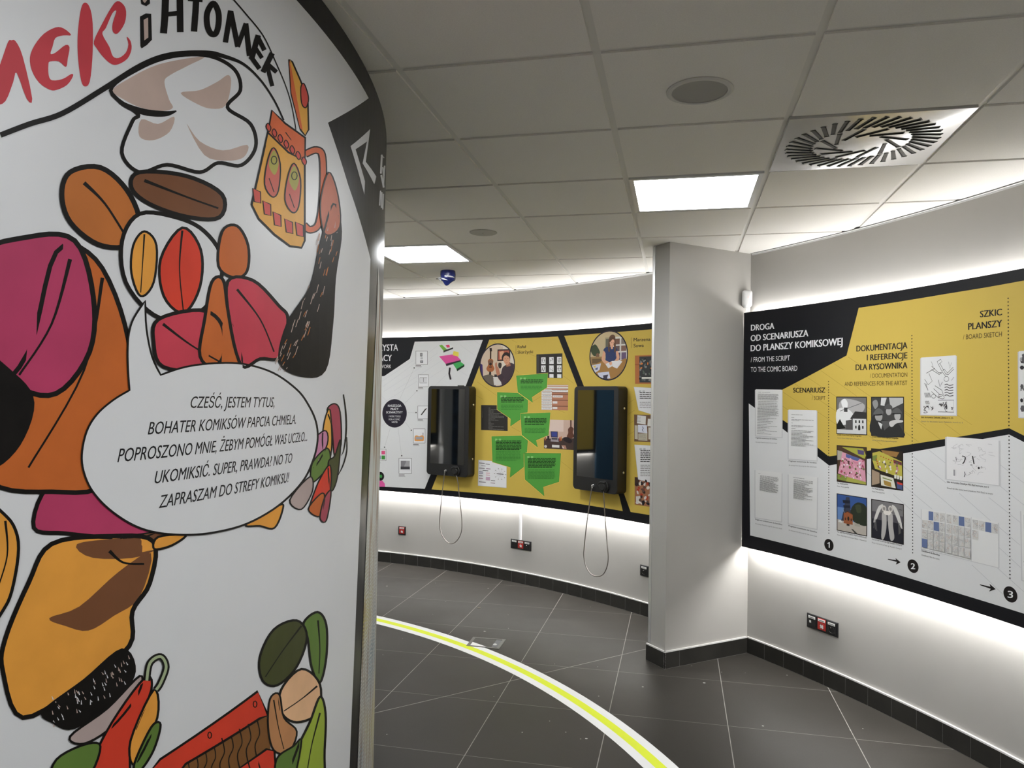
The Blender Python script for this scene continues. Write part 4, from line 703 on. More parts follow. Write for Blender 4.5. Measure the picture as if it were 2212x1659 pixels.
def dr(p):
    p.poly(g0([(1192, 142), (1240, 115), (1287, 118), (1293, 340), (1250, 385), (1205, 414), (1195, 395)]), INK); p.poly(g0([(1222, 170), (1260, 150), (1262, 320), (1228, 345)]), BEI)
    p.poly(g0([(1185, -60), (1270, -60), (1277, 30), (1245, 53), (1203, 35)]), INK); p.poly(g0([(1207, -60), (1250, -60), (1250, 5), (1232, 26), (1215, 10)]), BEI)
    for L, w_ in (([(1412, -90), (1403, 150), (1392, 285)], 60), ([(1530, -90), (1533, 130), (1535, 275)], 56), ([(1425, 122), (1530, 112)], 40), ([(1675, -90), (1665, 100), (1652, 270)], 54), ([(1600, -10), (1725, 0)], 40)): p.stroke(g0(L), w_*.2532, INK)
    p.stroke(g0([(1815, 30), (1858, 100), (1862, 200), (1838, 285), (1795, 285), (1765, 215), (1765, 110)]), 50*.2532, INK, closed=True, smooth=True)
    for L, w_ in (([(52, 68), (18, 272)], 34), ([(52, 75), (98, 300)], 34), ([(96, 300), (150, 150)], 30), ([(148, 150), (172, 358)], 34), ([(228, 225), (184, 380)], 36), ([(222, 232), (268, 322)], 30), ([(206, 300), (252, 372)], 26), ([(186, 370), (236, 440)], 30), ([(318, 340), (258, 462)], 34), ([(282, 405), (345, 462)], 28), ([(286, 425), (318, 552)], 26)): p.stroke(gm(L), w_*.3376, INK)
art('title_lettering', dr, 'black hand drawn lettering')
def dr(p):
    p.stroke([(0, 292), (63, 268), (134, 245), (223, 192), (304, 142), (367, 119), (443, 114), (480, 121), (524, 138), (561, 172), (591, 216), (612, 260)], [12, 12, 12, 12, 13, 12, 10, 9, 6, 4.5, 4, 3.5], INK, smooth=True)
    p.stroke([(478, -30), (530, 30), (568, 78), (595, 135), (615, 182), (628, 223), (637, 270), (638, 284)], [3, 3, 2.6, 2.4, 2, 2, 2, 2], INK, smooth=True)
art('title_banner_line', dr, 'black outline of the title banner')
# a plain cloud and loose leaves of colour stand here in place of the cartoon
def dr(p):
    cl = catmull([(238, 196), (300, 148), (372, 122), (450, 121), (505, 150), (518, 195), (490, 232), (540, 268), (551, 318), (520, 357), (470, 352), (430, 372), (360, 356), (300, 372), (262, 330), (285, 262), (296, 246)], True)
    p.poly(cl, MW)
    p.poly(catmull([(242, 196), (272, 173), (342, 139), (440, 122), (405, 142), (367, 162), (354, 177), (364, 215), (372, 233), (349, 240), (304, 233), (266, 215)], True, 4), BEI)
    p.poly(catmull([(389, 201), (430, 195), (468, 177), (492, 162), (498, 182), (486, 228), (456, 235), (425, 225)], True, 4), BEI)
    p.poly(catmull([(402, 267), (430, 305), (480, 325), (533, 313), (525, 340), (488, 347), (440, 335)], True, 4), BEI)
    p.poly(catmull([(304, 258), (340, 268), (375, 252), (365, 285), (330, 303), (300, 295)], True, 4), BEI)
    p.stroke(cl, 8, INK, closed=True); p.stroke([(240, 200), (265, 225), (310, 242), (355, 246), (380, 240)], [5, 10, 14, 12, 3], INK, smooth=True)
art('cloud_drawing', dr, 'white cloud with beige washes')
ORG, BRW, MAG, PNK, OCH, DBR = paint(176, 92, 40), paint(168, 98, 44), paint(162, 54, 88), paint(176, 56, 72), paint(206, 142, 58), paint(104, 66, 42)
RUS, GRN, LGN, GRY, TAN, DGR = paint(190, 56, 38), paint(86, 112, 50), paint(140, 158, 56), paint(158, 142, 138), paint(208, 166, 128), paint(62, 66, 34)
def leaf(name, pts, M, lw=9, vein=None, label=None, extra=None):
    def dr(p):
        c = catmull(pts, True, 5); p.poly(c, M)
        if extra: extra(p)
        p.inc = .000015; p.off += .00003; p.stroke(c, lw, INK, closed=True)
        if vein: p.stroke(vein, [lw*.8]+[lw*.45]*(len(vein)-1), INK, smooth=True)
    art(name, dr, label)
leaf('colour_leaf', [(120, 545), (205, 560), (268, 700), (282, 860), (230, 1040), (110, 1062), (-20, 1040), (-40, 900), (60, 760)], ORG, 10, [(220, 600), (180, 800), (60, 1010)], 'large burnt orange leaf shape')
leaf('colour_leaf', [(-60, 560), (60, 512), (160, 520), (200, 640), (192, 760), (120, 850), (30, 830), (-60, 730)], MAG, 11, [(150, 560), (110, 700), (40, 810)], 'large magenta leaf shape at the left edge')
leaf('colour_leaf', [(-50, 770), (30, 810), (70, 870), (40, 960), (-20, 1010), (-60, 960)], INK, 6, None, 'black leaf shape at the left edge')
leaf('colour_leaf', [(150, 372), (215, 362), (272, 410), (300, 480), (275, 530), (210, 528), (150, 480), (132, 420)], BRW, 11, [(180, 395), (225, 440), (270, 510)], 'brown leaf shape under the cloud')
leaf('colour_leaf', [(300, 372), (400, 380), (478, 420), (472, 470), (400, 468), (320, 440), (282, 405)], DBR, 9, [(310, 390), (400, 425), (470, 450)], 'dark brown leaf shape under the cloud')
leaf('colour_leaf', [(262, 520), (300, 462), (380, 470), (440, 500), (478, 560), (462, 640), (400, 690), (330, 680), (270, 610)], MW, 9, None, 'white pebble shape')
leaf('colour_leaf', [(392, 492), (432, 540), (430, 620), (395, 676), (352, 640), (345, 560)], RUS, 6, [(392, 498), (386, 580), (394, 670)], 'upright red leaf shape on the white pebble')
leaf('colour_leaf', [(310, 500), (336, 530), (330, 610), (302, 640), (282, 590), (286, 530)], OCH, 5, [(310, 506), (306, 570), (302, 632)], 'upright ochre leaf shape on the white pebble')
leaf('colour_leaf', [(478, 500), (510, 488), (534, 530), (532, 585), (505, 600), (470, 575)], ORG, 6, None, 'small orange pebble shape')
leaf('colour_leaf', [(340, 690), (430, 670), (476, 700), (480, 770), (440, 800), (350, 792), (330, 740)], PNK, 8, [(350, 700), (410, 745), (470, 780)], 'pink leaf shape above the speech bubble')
leaf('colour_leaf', [(455, 610), (480, 605), (492, 680), (520, 790), (470, 800), (430, 770), (440, 690)], ORG, 7, None, 'narrow orange leaf shape')
leaf('colour_leaf', [(490, 608), (545, 606), (600, 660), (620, 690), (605, 770), (560, 775), (520, 790), (495, 700)], PNK, 7, [(510, 625), (560, 690), (590, 760)], 'pink leaf shape beside the dark feather')
def feather(p):
    p.inc = 0
    for k in range(70):
        t = random.random(); x = 712-95*t*t+random.uniform(-26, 26)*(1-.3*t)-20*t; y = 470+330*t
        p.stroke([(x, y), (x-2-5*t, y+random.uniform(9, 20))], 1.3, BEI if k % 3 else BRW)
leaf('feather_shape', [(718, 440), (735, 500), (722, 600), (716, 700), (700, 800), (650, 812), (602, 782), (618, 700), (668, 620), (690, 530)], INK, 4, None, 'tall black feather shape', feather)
leaf('colour_leaf', [(708, 372), (728, 420), (732, 490), (700, 505), (690, 440)], paint(176, 92, 62), 3, None, 'small rust leaf shape at the tankard handle')
off[0] = .0012
# tankard
YE, OR2, RE2 = paint(206, 152, 66), paint(196, 96, 56), paint(188, 72, 62)
def dr(p):
    p.poly(gm([(425, 380), (445, 395), (500, 520), (545, 640), (550, 830), (528, 868), (500, 832), (440, 600)]), YE); p.stroke(gm([(425, 380), (445, 395), (500, 520), (545, 640), (550, 830), (528, 868), (500, 832), (440, 600)]), 3.5, INK, closed=True)
    p.poly(gm([(425, 385), (438, 430), (512, 835), (495, 820), (440, 600)]), OR2); p.poly(catmull(gm([(500, 560), (520, 535), (545, 600), (548, 650), (530, 690), (505, 660)]), True, 4), RE2, line=INK, lw=2.5)
    p.stroke(gm([(530, 985), (600, 960), (640, 1010), (640, 1250), (615, 1430), (560, 1470), (520, 1440)]), 17, INK, smooth=True); p.stroke(gm([(530, 985), (600, 960), (640, 1010), (640, 1250), (615, 1430), (560, 1470), (520, 1440)]), 11, OR2, smooth=True)
    b = gm([(300, 800), (400, 850), (525, 1030), (525, 1540), (505, 1585), (430, 1575), (330, 1500), (230, 1400), (185, 1310)]); p.poly(b, YE); p.stroke(b, 4.5, INK, closed=True)
    r_ = gm([(315, 706), (400, 790), (528, 882), (526, 1032), (420, 975), (290, 850)]); p.poly(r_, OR2); p.stroke(r_, 4, INK, closed=True)
    for k in range(7): x, y = 290+38*k, 812+36*k; p.poly(catmull(gm([(x-13, y), (x, y-24), (x+18, y+6), (x+6, y+30)]), True, 4), RE2, line=INK, lw=2.2)
    for x, y in ((215, 1250), (280, 1330), (345, 1400), (420, 1445), (488, 1465)): p.poly(gm([(x-24, y-45), (x+26, y-22), (x+28, y+50), (x-14, y+40)]), RE2); p.stroke(gm([(x-24, y-45), (x+26, y-22), (x+28, y+50), (x-14, y+40)]), 2.6, INK, closed=True)
    for x, y in ((325, 1110), (455, 1210)):
        e = catmull(gm([(x, y-165), (x+42, y-60), (x+30, y+110), (x-10, y+150), (x-58, y+70), (x-40, y-80)]), True, 4); p.poly(e, paint(186, 90, 76)); p.poly(catmull(gm([(x, y-150), (x+32, y-70), (x+6, y+10), (x-32, y-60)]), True, 4), paint(158, 150, 70)); p.stroke(e, 3, INK, closed=True)
        p.stroke([(q[0]+18*.3376*math.cos(.63*k), q[1]+26*.3376*math.sin(.63*k)) for q in gm([(x+2, y-85)]) for k in range(10)], 2, INK, closed=True); p.stroke(gm([(x-30, y+30), (x+2, y+120)]), 2, INK)
art('tankard_drawing', dr, 'ochre beer tankard with red bands and open lid')
# lower leaves
off[0] = .0012
leaf('colour_leaf', [(100, 1055), (180, 1050), (280, 1120), (330, 1150), (240, 1160), (140, 1152), (72, 1140)], MAG, 9, None, 'magenta leaf shape under the speech bubble')
def shade(p):
    p.poly(catmull([(165, 1175), (260, 1162), (370, 1150), (310, 1200), (200, 1205)], True, 4), DBR); p.poly(catmull([(105, 1335), (170, 1310), (255, 1235), (325, 1195), (300, 1290), (245, 1330), (190, 1362), (140, 1352)], True, 4), DBR)
leaf('colour_leaf', [(110, 1175), (240, 1158), (330, 1170), (322, 1260), (285, 1320), (278, 1395), (180, 1475), (48, 1550), (5, 1450), (10, 1380), (60, 1260)], OCH, 10, [(235, 1190), (265, 1215), (310, 1218)], 'large ochre leaf shape at the lower left', shade)
leaf('colour_leaf', [(340, 1160), (400, 1155), (370, 1178), (332, 1186)], OCH, 5, None, 'small ochre leaf tip')
leaf('colour_leaf', [(530, 1133), (600, 1092), (610, 1098), (592, 1140), (560, 1136)], OCH, 4, None, 'small ochre leaf tip right of the bubble')
leaf('colour_leaf', [(-30, 1110), (15, 1118), (38, 1170), (30, 1250), (10, 1310), (-30, 1340)], OCH, 7, [(10, 1125), (14, 1200), (-10, 1280)], 'ochre leaf shape cut by the left edge')
def dots(p):
    p.inc = 0
    for k in range(60):
        t = random.random(); x = 105+165*t+random.uniform(-12, 12); y = 1540-95*t+random.uniform(-32, 32); a = random.uniform(.5, 1.6)
        p.stroke([(x, y), (x+5*math.cos(a), y+9*math.sin(a))], [.8, 2.6], MW if k % 2 else BEI)
leaf('colour_leaf', [(92, 1535), (180, 1468), (262, 1402), (290, 1450), (250, 1510), (160, 1572), (112, 1560)], INK, 4, None, 'black speckled leaf shape', dots)
for P, M, lab in (([(150, 1590), (230, 1530), (300, 1460), (296, 1500), (240, 1570), (180, 1606)], GRY, 'grey beige petal'), ([(190, 1659), (240, 1560), (310, 1465), (325, 1490), (282, 1600), (270, 1690), (180, 1700)], RUS, 'red petal'), ([(280, 1600), (330, 1490), (338, 1550), (290, 1650)], OCH, 'ochre petal'), ([(288, 1650), (325, 1570), (345, 1565), (330, 1620), (300, 1665)], GRN, 'green petal'), ([(120, 1640), (180, 1608), (215, 1612), (185, 1680), (110, 1690)], GRN, 'green petal at the bottom left')):
    leaf('colour_petal', P, M, 5, None, lab)
def dr(p):
    p.stroke([(315, 1470), (322, 1432), (345, 1418), (357, 1440), (345, 1475), (335, 1490)], 15, INK, smooth=True); p.stroke([(315, 1470), (322, 1432), (345, 1418), (357, 1440), (345, 1475), (335, 1490)], 6, paint(150, 162, 128), smooth=True)
art('looped_ribbon', dr, 'green looped ribbon')
off[0] = .0009
# patched leaf at the right, with two movement lines
for P, M, lab in (([(706, 885), (722, 872), (734, 890), (736, 960), (722, 985), (716, 920)], paint(150, 60, 76), 'wine striped patch'), ([(700, 910), (712, 885), (716, 960), (708, 1000), (696, 960)], YE, 'yellow patch'), ([(660, 970), (700, 930), (706, 960), (676, 1010)], paint(180, 120, 150), 'pink patch'), ([(674, 1000), (706, 968), (712, 1000), (690, 1030), (672, 1040)], GRN, 'green patch'), ([(708, 1000), (722, 985), (735, 950), (728, 1030), (714, 1060)], DGR, 'dark green patch'), ([(672, 1080), (690, 1035), (712, 1005), (712, 1060), (690, 1085), (668, 1100)], RUS, 'red patch'), ([(625, 1080), (668, 1030), (674, 1060), (650, 1100)], GRY, 'grey beige patch'), ([(665, 1100), (690, 1068), (700, 1072), (690, 1115)], ORG, 'orange patch'), ([(690, 1118), (700, 1075), (714, 1062), (704, 1124)], paint(150, 60, 76), 'wine patch')):
    leaf('colour_patch', P, M, 3, None, lab)
def dr(p):
    p.stroke([(741, 852), (746, 890), (747, 930), (742, 970), (736, 984)], [2, 3, 3, 2.4, 1], INK, smooth=True); p.stroke([(748, 944), (748, 975), (740, 1005), (729, 1027)], [1.5, 2.6, 2.6, 1.2], INK, smooth=True)
art('motion_line', dr)
off[0] = .0024
# speech bubble
BO = [(277.6, 842.8), (243, 863.6), (208, 894), (185, 932), (174.6, 982.6), (180, 1023), (198, 1061), (233, 1099), (284, 1133), (334.6, 1149.7), (398, 1155), (461, 1149.7), (532, 1130.7), (600.4, 1091.4), (651, 1040.8), (674, 995), (684, 952), (680.7, 911.7), (663.7, 873.7), (638.4, 840.8), (587.8, 805.3), (524.5, 786.3), (461, 784.6), (397.9, 792.7), (344.7, 809.9)]
BO = catmull(BO, False, 5) + catmull([(344.7, 809.9), (326, 770), (314, 710), (311.4, 649.4)], False, 4)[1:] + catmull([(311.4, 649.4), (286, 688.6), (276, 722), (273.4, 760), (274.7, 805), (277.6, 842.8)], False, 4)[1:-1]
o = art('speech_bubble', lambda p: (p.poly(BO, MW), p.stroke(BO, 4.2, INK, closed=True)), 'large white speech bubble')
for L in (('CZEŚĆ, JESTEM TYTUS,', 409.3, 881.3, 590.3, 879.2, 25), ('BOHATER KOMIKSÓW PAPCIA CHMIELA.', 316.8, 938.7, 637, 915.4, 27), ('POPROSZONO MNIE, ŻEBYM POMÓGŁ WAS UCZŁO...', 251, 998.5, 661.2, 952.2, 29), ('UKOMIKSIĆ. SUPER, PRAWDA? NO TO', 332, 1044.6, 628.8, 999, 27), ('ZAPRASZAM DO STREFY KOMIKSU!', 340.2, 1097.7, 622, 1040.8, 27)):
    art('bubble_lettering', lambda p: p.text(*L, MB, .006, .28), None, o)
off[0] = .0009
# crate and green leaves at the bottom
WD = paint(112, 74, 38)
def dr(p):
    p.poly([(330, 1690), (360, 1640), (548, 1530), (575, 1545), (592, 1690)], WD); 
    for k in range(9): x = 402+19*k; y = 1634-10*k; p.stroke([(x, y), (x+6, y+30), (x-4, y+60), (x+8, y+110)], [3, 2.2, 2.6, 3], INK, smooth=True)
    q = [(322, 1668), (345, 1640), (556, 1493), (578, 1545), (560, 1552), (400, 1650), (370, 1690)]; p.poly(q, RUS); p.stroke(q, 5, INK, closed=True)
    q = [(470, 1690), (575, 1618), (592, 1622), (596, 1690)]; p.poly(q, RUS); p.stroke(q, 5, INK, closed=True)
    for x, y in ((452, 1588), (550, 1521)): p.stroke([(x+4*math.cos(.8*k), y+7*math.sin(.8*k)) for k in range(8)], 2.4, INK, closed=True)
art('crate_drawing', dr, 'wooden crate with red frame')
leaf('colour_leaf', [(655, 1345), (685, 1322), (704, 1350), (704, 1420), (690, 1475), (672, 1440), (664, 1380)], GRN, 5, [(686, 1340), (690, 1400), (688, 1455)], 'green leaf shape at the lower right')
leaf('colour_leaf', [(560, 1420), (590, 1360), (640, 1340), (662, 1375), (640, 1440), (598, 1480), (566, 1470)], DGR, 5, [(650, 1352), (610, 1405), (572, 1462)], 'dark green leaf shape')
leaf('colour_leaf', [(606, 1490), (650, 1445), (690, 1478), (684, 1540), (640, 1560), (608, 1540)], TAN, 5, [(684, 1482), (650, 1510), (612, 1536)], 'tan leaf shape')
leaf('colour_leaf', [(582, 1510), (602, 1500), (612, 1550), (640, 1580), (622, 1625), (590, 1620), (578, 1570)], paint(170, 120, 80), 4, [(590, 1512), (600, 1570), (612, 1618)], 'brown leaf shape beside the crate')
leaf('colour_leaf', [(640, 1620), (668, 1560), (690, 1505), (702, 1540), (700, 1620), (692, 1700), (620, 1700)], LGN, 5, [(690, 1540), (672, 1610), (660, 1680)], 'light green leaf shape')
leaf('colour_leaf', [(596, 1640), (632, 1612), (650, 1600), (630, 1690), (596, 1700)], GRN, 4, None, 'green leaf shape beside the crate')
# mark on the black field
off[0] = .0006
WM = mat('mural_mark', (.7, .7, .72), .4)
def dr(p):
    q = gm([(946, 825), (820, 935), (908, 1245), (912, 1160), (852, 955), (925, 905), (897, 1045), (972, 1180), (985, 1130), (917, 1035)]); p.poly(q, WM)
art('logo_mark', dr, 'angular white logo mark')
def dr(p):
    for a, b, w_ in (((1020, 990), (1014, 1110), 4), ((1022, 1000), (1036, 1010), 2), ((1026, 1070), (1034, 1140), 3), ((1016, 1120), (1032, 1200), 4), ((1038, 1060), (1030, 1180), 3), ((1012, 1220), (1006, 1315), 3), ((1020, 1230), (1018, 1330), 3), ((1030, 1240), (1026, 1340), 2.5)): p.stroke(gm([a, b]), w_, WM)
art('logo_lettering', dr)
# painted panel round the curve
def brush_material():
    M = bpy.data.materials.new('painted_panel'); M.use_nodes = True; nt = M.node_tree; b = nt.nodes['Principled BSDF']; L = nt.links
    g = nt.nodes.new('ShaderNodeNewGeometry'); mp = nt.nodes.new('ShaderNodeMapping'); mp.inputs['Scale'].default_value = (14, 14, 2.2)
    L.new(g.outputs['Position'], mp.inputs['Vector'])
    n = nt.nodes.new('ShaderNodeTexNoise'); n.inputs['Scale'].default_value = 1.6; n.inputs['Detail'].default_value = 9; L.new(mp.outputs[0], n.inputs['Vector'])
    r = nt.nodes.new('ShaderNodeValToRGB'); e = r.color_ramp.elements; e[0].position = .30; e[0].color = (.12, .09, .08, 1); e[1].position = .40; e[1].color = (.36, .24, .17, 1)
    for ps, c_ in ((.46, (.52, .53, .50)), (.58, (.60, .62, .60)), (.66, (.44, .36, .30)), (.74, (.22, .27, .33))): q = e.new(ps); q.color = (*c_, 1)
    n2 = nt.nodes.new('ShaderNodeTexNoise'); n2.inputs['Scale'].default_value = 2.4; n2.inputs['Detail'].default_value = 5; L.new(g.outputs['Position'], n2.inputs['Vector'])
    r2 = nt.nodes.new('ShaderNodeValToRGB'); e = r2.color_ramp.elements; e[0].position = .38; e[0].color = (.10, .17, .24, 1); e[1].position = .62; e[1].color = (.45, .40, .12, 1)
    q = e.new(.5); q.color = (.32, .30, .28, 1)
    wv = nt.nodes.new('ShaderNodeTexWave'); wv.inputs['Scale'].default_value = 26; wv.inputs['Distortion'].default_value = 5; wv.bands_direction = 'Z'; L.new(g.outputs['Position'], wv.inputs['Vector'])
    sx = nt.nodes.new('ShaderNodeSeparateXYZ'); L.new(g.outputs['Position'], sx.inputs[0])
    mr = nt.nodes.new('ShaderNodeMapRange'); mr.inputs['From Min'].default_value = 1.25; mr.inputs['From Max'].default_value = .95; L.new(sx.outputs['Z'], mr.inputs['Value'])
    mm = nt.nodes.new('ShaderNodeMath'); mm.operation = 'MULTIPLY'; L.new(mr.outputs[0], mm.inputs[0]); L.new(wv.outputs['Fac'], mm.inputs[1])
    L.new(n.outputs['Fac'], r.inputs[0]); L.new(n2.outputs['Fac'], r2.inputs[0])
    mx = nt.nodes.new('ShaderNodeMix'); mx.data_type = 'RGBA'; L.new(mm.outputs[0], mx.inputs['Factor']); L.new(r.outputs[0], mx.inputs['A']); L.new(r2.outputs[0], mx.inputs['B'])
    L.new(mx.outputs['Result'], b.inputs['Base Color']); b.inputs['Roughness'].default_value = .5
    return M
PP = thing('painted_panel', 'narrow strip of a brush-painted panel beside the black mural border', 'painting', S.at(.2, 0))
p = Print(S, .0012); R0 = S.R; q = [u_(814, 640), u_(812, 700), u_(795, 1050), u_(772, 1640)]
p.poly2([(q[0][0]+.01, 2.06), q[1], q[2], q[3], (q[3][0]-.03, .12), (A(22)*R0, .12), (A(22)*R0, 1.35), (q[0][0]+.17, 1.86)], brush_material()); p.build('painted_surface', PP)

# ------------------------------------------------------------------ kiosks
GLASS = mat('screen_glass', (.004, .005, .006), .03); GLASS.node_tree.nodes['Principled BSDF'].inputs['IOR'].default_value = 2.1; SIDE = mat('kiosk_side', (.014, .012, .008), .4)
def kiosk(B, label, cable, bump):
    """B: back right edge on the board face; local x runs right, y out of the wall, z up."""
    n = Vector((FARB.cx-B[0], FARB.cy-B[1], 0)).normalized(); t = Vector((-n.y, n.x, 0)); t = -t if t.x < 0 else t
    w_, h, d, z0 = .480, .830, .105, .908
    P = lambda x, y, z: Vector((B[0], B[1], 0)) + t*(x-w_) + n*(y+.004) + Z*(z0+z)
    T = thing('info_kiosk', label, 'kiosk', P(w_/2, 0, 0), 'wall kiosks')
    def rr(x0, z0_, x1, z1, r, y, k=6):
        out = []
        for cx, cz, a0 in ((x1-r, z1-r, 0), (x0+r, z1-r, 90), (x0+r, z0_+r, 180), (x1-r, z0_+r, 270)):
            out += [P(cx+r*math.cos(A(a0+90*i/k)), y, cz+r*math.sin(A(a0+90*i/k))) for i in range(k+1)]
        return out
    bm = bmesh.new(); loft(bm, [rr(0, 0, w_, h, .034, 0), rr(0, 0, w_, h, .034, d-.004), rr(.004, .004, w_-.004, h-.004, .031, d)]); 
    for f in bm.faces:
        if len(f.verts) == 4 and abs(f.normal.dot(n)) < .3: f.material_index = 1
    obj('housing', bm, [black_m, SIDE], T)
    bm = bmesh.new(); loft(bm, [rr(.045, .108, w_-.045, h-.03, .002, d-.001), rr(.045, .108, w_-.045, h-.03, .002, d+.0012)]); obj('screen', bm, GLASS, T, 'switched-off glossy screen')
    bm = bmesh.new(); lathe(bm, P(.352, d, .052), n, [(.046, 0), (.046, .012), (.040, .018), (.036, .018), (.034, .030), (.026, .036), (.002, .036)], 36); K = obj('handset_holder', bm, mat('rubber', (.012, .012, .012), .55), T, smooth=False)
    bm = bmesh.new(); tube(bm, [P(.352-.045, d+.012, .060), P(.352-.03, d+.026, .078), P(.352, d+.034, .088), P(.352+.03, d+.026, .080)], .010, 12); obj('hook', bm, MATS['rubber'], K, smooth=True)
    bm = bmesh.new(); lathe(bm, P(.23, d, .046), n, [(.011, 0), (.011, .004), (.008, .006), (.008, .016), (.001, .018)], 20); lathe(bm, P(.23, d+.011, .047), -Z, [(.008, 0), (.008, .018), (.005, .022), (.001, .022)], 16); obj('cable_gland', bm, chrome_m, T)
    for z in (.165, .66):
        bm = bmesh.new(); lathe(bm, P(w_, .035, z), t, [(.010, -.001), (.010, .002), (.007, .005), (.0005, .006)], 18); obj('side_screw', bm, chrome_m, T, 'polished side screw')
    if bump: bm = bmesh.new(); box(bm, P(.34, d-.03, h-.002), t*.06, n*.02, Z*.009); obj('camera_bump', bm, black_m, T)
    q = [P(w_+x, d+.014+.02*math.sin(math.pi*i/(len(cable)-1)), z-z0) for i, (x, z) in enumerate(cable)]
    q = [Vector(v) for v in catmull([tuple(v) for v in q], False, 6)]
    bm = bmesh.new(); tube(bm, q, .0042, 8); obj('cable_loop', bm, mat('steel_hose', (.30, .28, .26), .35, .9), T, 'hanging steel cable loop', smooth=True)
kiosk((-.3286, 6.755), 'black wall kiosk between white and yellow fields, the farther of two', [(-.25, .948), (-.253, .90), (-.267, .77), (-.286, .555), (-.286, .449), (-.254, .367), (-.199, .314), (-.151, .301), (-.099, .321), (-.053, .377), (-.032, .455), (-.043, .579), (-.073, .744), (-.096, .868), (-.128, .945)], True)
kiosk((.8983, 5.6764), 'black wall kiosk next to the jutting wall end, the nearer of two', [(-.25, .948), (-.255, .90), (-.268, .802), (-.29, .653), (-.311, .466), (-.312, .393), (-.283, .318), (-.227, .27), (-.162, .265), (-.104, .29), (-.067, .347), (-.054, .42), (-.065, .506), (-.093, .68), (-.114, .837), (-.128, .945)], False)

# ------------------------------------------------------------------ sockets, cable duct, alarm detector
RED_P = mat('red_plastic', (.42, .03, .025), .35); LBL = mat('label_white', (.72, .72, .70), .5); HOLE = mat('socket_hole', (.006, .006, .006), .5)
def socket(S, u, z, mods, label):
    """mods: 'n' network, 'r' red mains, 'b' black mains; (u, z) is the middle."""
    n_ = len(mods); m_ = .071; W2 = (m_*n_+.011)/2; t, n = S.frame(u); o = S.at(u, z, 0); P = lambda x, y, d: o+t*x+Z*y+n*d
    T = thing('wall_socket', label, 'socket', P(0, -.041, 0), 'wall sockets')
    def plate(x0, y0, x1, y1, d0, d1, bv=.003):
        bm = bmesh.new(); loft(bm, [[P(a, b, d) for a, b in ((x0+i, y0+i), (x1-i, y0+i), (x1-i, y1-i), (x0+i, y1-i))] for d, i in ((d0, 0), (d1-bv*.6, 0), (d1, bv))]); return bm
    obj('frame_plate', plate(-W2, -.041, W2, .041, -.004, .009), black_m, T)
    for k, c in enumerate(mods):
        x = -W2+.0055+m_*(k+.5); M = RED_P if c == 'r' else black_m
        I = obj('insert', plate(x-.029, -.030, x+.029, .034, .006, .0115, .0015), M, T, 'red mains insert' if c == 'r' else None)
        obj('name_label', plate(x-.025, .017, x+.025, .031, .011, .0126, .0004), LBL, I)
        bm = bmesh.new(); [box(bm, P(x-.016+.007*q, .0215, .0127), t*.0055, Z*.004, n*.0002) for q in range(5)]; obj('label_type', bm, mat('label_ink', (.08, .08, .08), .6), I)
        if c == 'n':
            bm = bmesh.new(); lathe(bm, P(x-.010, -.002, .0113), n, [(.009, 0), (.009, .0010), (.001, .0012)], 4); obj('jack', bm, HOLE if 'x' in label else HOLE, I)
        else:
            bm = bmesh.new(); lathe(bm, P(x, -.008, .0112), n, [(.0195, 0), (.0195, .0016), (.0178, .0018), (.0172, .0007), (.001, .0006)], 32); obj('socket_well', bm, M if c == 'r' else HOLE, I)
            bm = bmesh.new(); lathe(bm, P(x, .004, .0118), n, [(.0028, 0), (.0026, .006), (.001, .007)], 12); obj('earth_pin', bm, chrome_m, I)
            if c == 'r':
                bm = bmesh.new(); 
                for a, l in ((-.6, .026), (.75, .022)): d_ = t*math.cos(a)+Z*math.sin(a); e_ = Z*math.cos(a)-t*math.sin(a); box(bm, P(x+.003, -.010, .012)-d_*l/2-e_*.0045, d_*l, e_*.009, n*.0016)
                obj('shutter', bm, mat('shutter_white', (.72, .7, .7), .4), I)
    return T, P
U = lambda S, x, y: S.px(x, y)[0]
socket(FARW, U(FARW, 869, 1146), .325, 'r', 'single red socket low on the far wall, next to the mural edge')
socket(FARW, U(FARW, 1126, 1177), .34, 'nrb', 'triple socket with red middle at the foot of the white cable duct')
socket(FARW, U(FARW, 1393, 1233), .338, 'b', 'single black socket at the jutting wall end')
T, P = socket(RGTW, U(RGTW, 1777.5, 1350), .341, 'nrb', 'triple socket with red middle under the right board')
bm = bmesh.new(); lathe(bm, P(-.082, -.002, .012), FARW.frame(0)[1]*0+RGTW.frame(U(RGTW, 1777, 1350))[1], [(.0095, 0), (.0095, .0008), (.001, .0009)], 4); obj('jack_cover', bm, LBL, T, 'small white jack cover')
u = U(FARW, 1125.3, 1130); D = thing('cable_duct', 'thin white cable duct running down from the far board to a triple socket', 'cable duct', FARW.at(u, .382))
obj('duct_body', slab(FARW, u-.011, u+.011, .382, .80, -.002, .014), white_m, D); obj('duct_lid', slab(FARW, u-.0085, u+.0085, .3825, .80, .014, .0165), white_m, D)
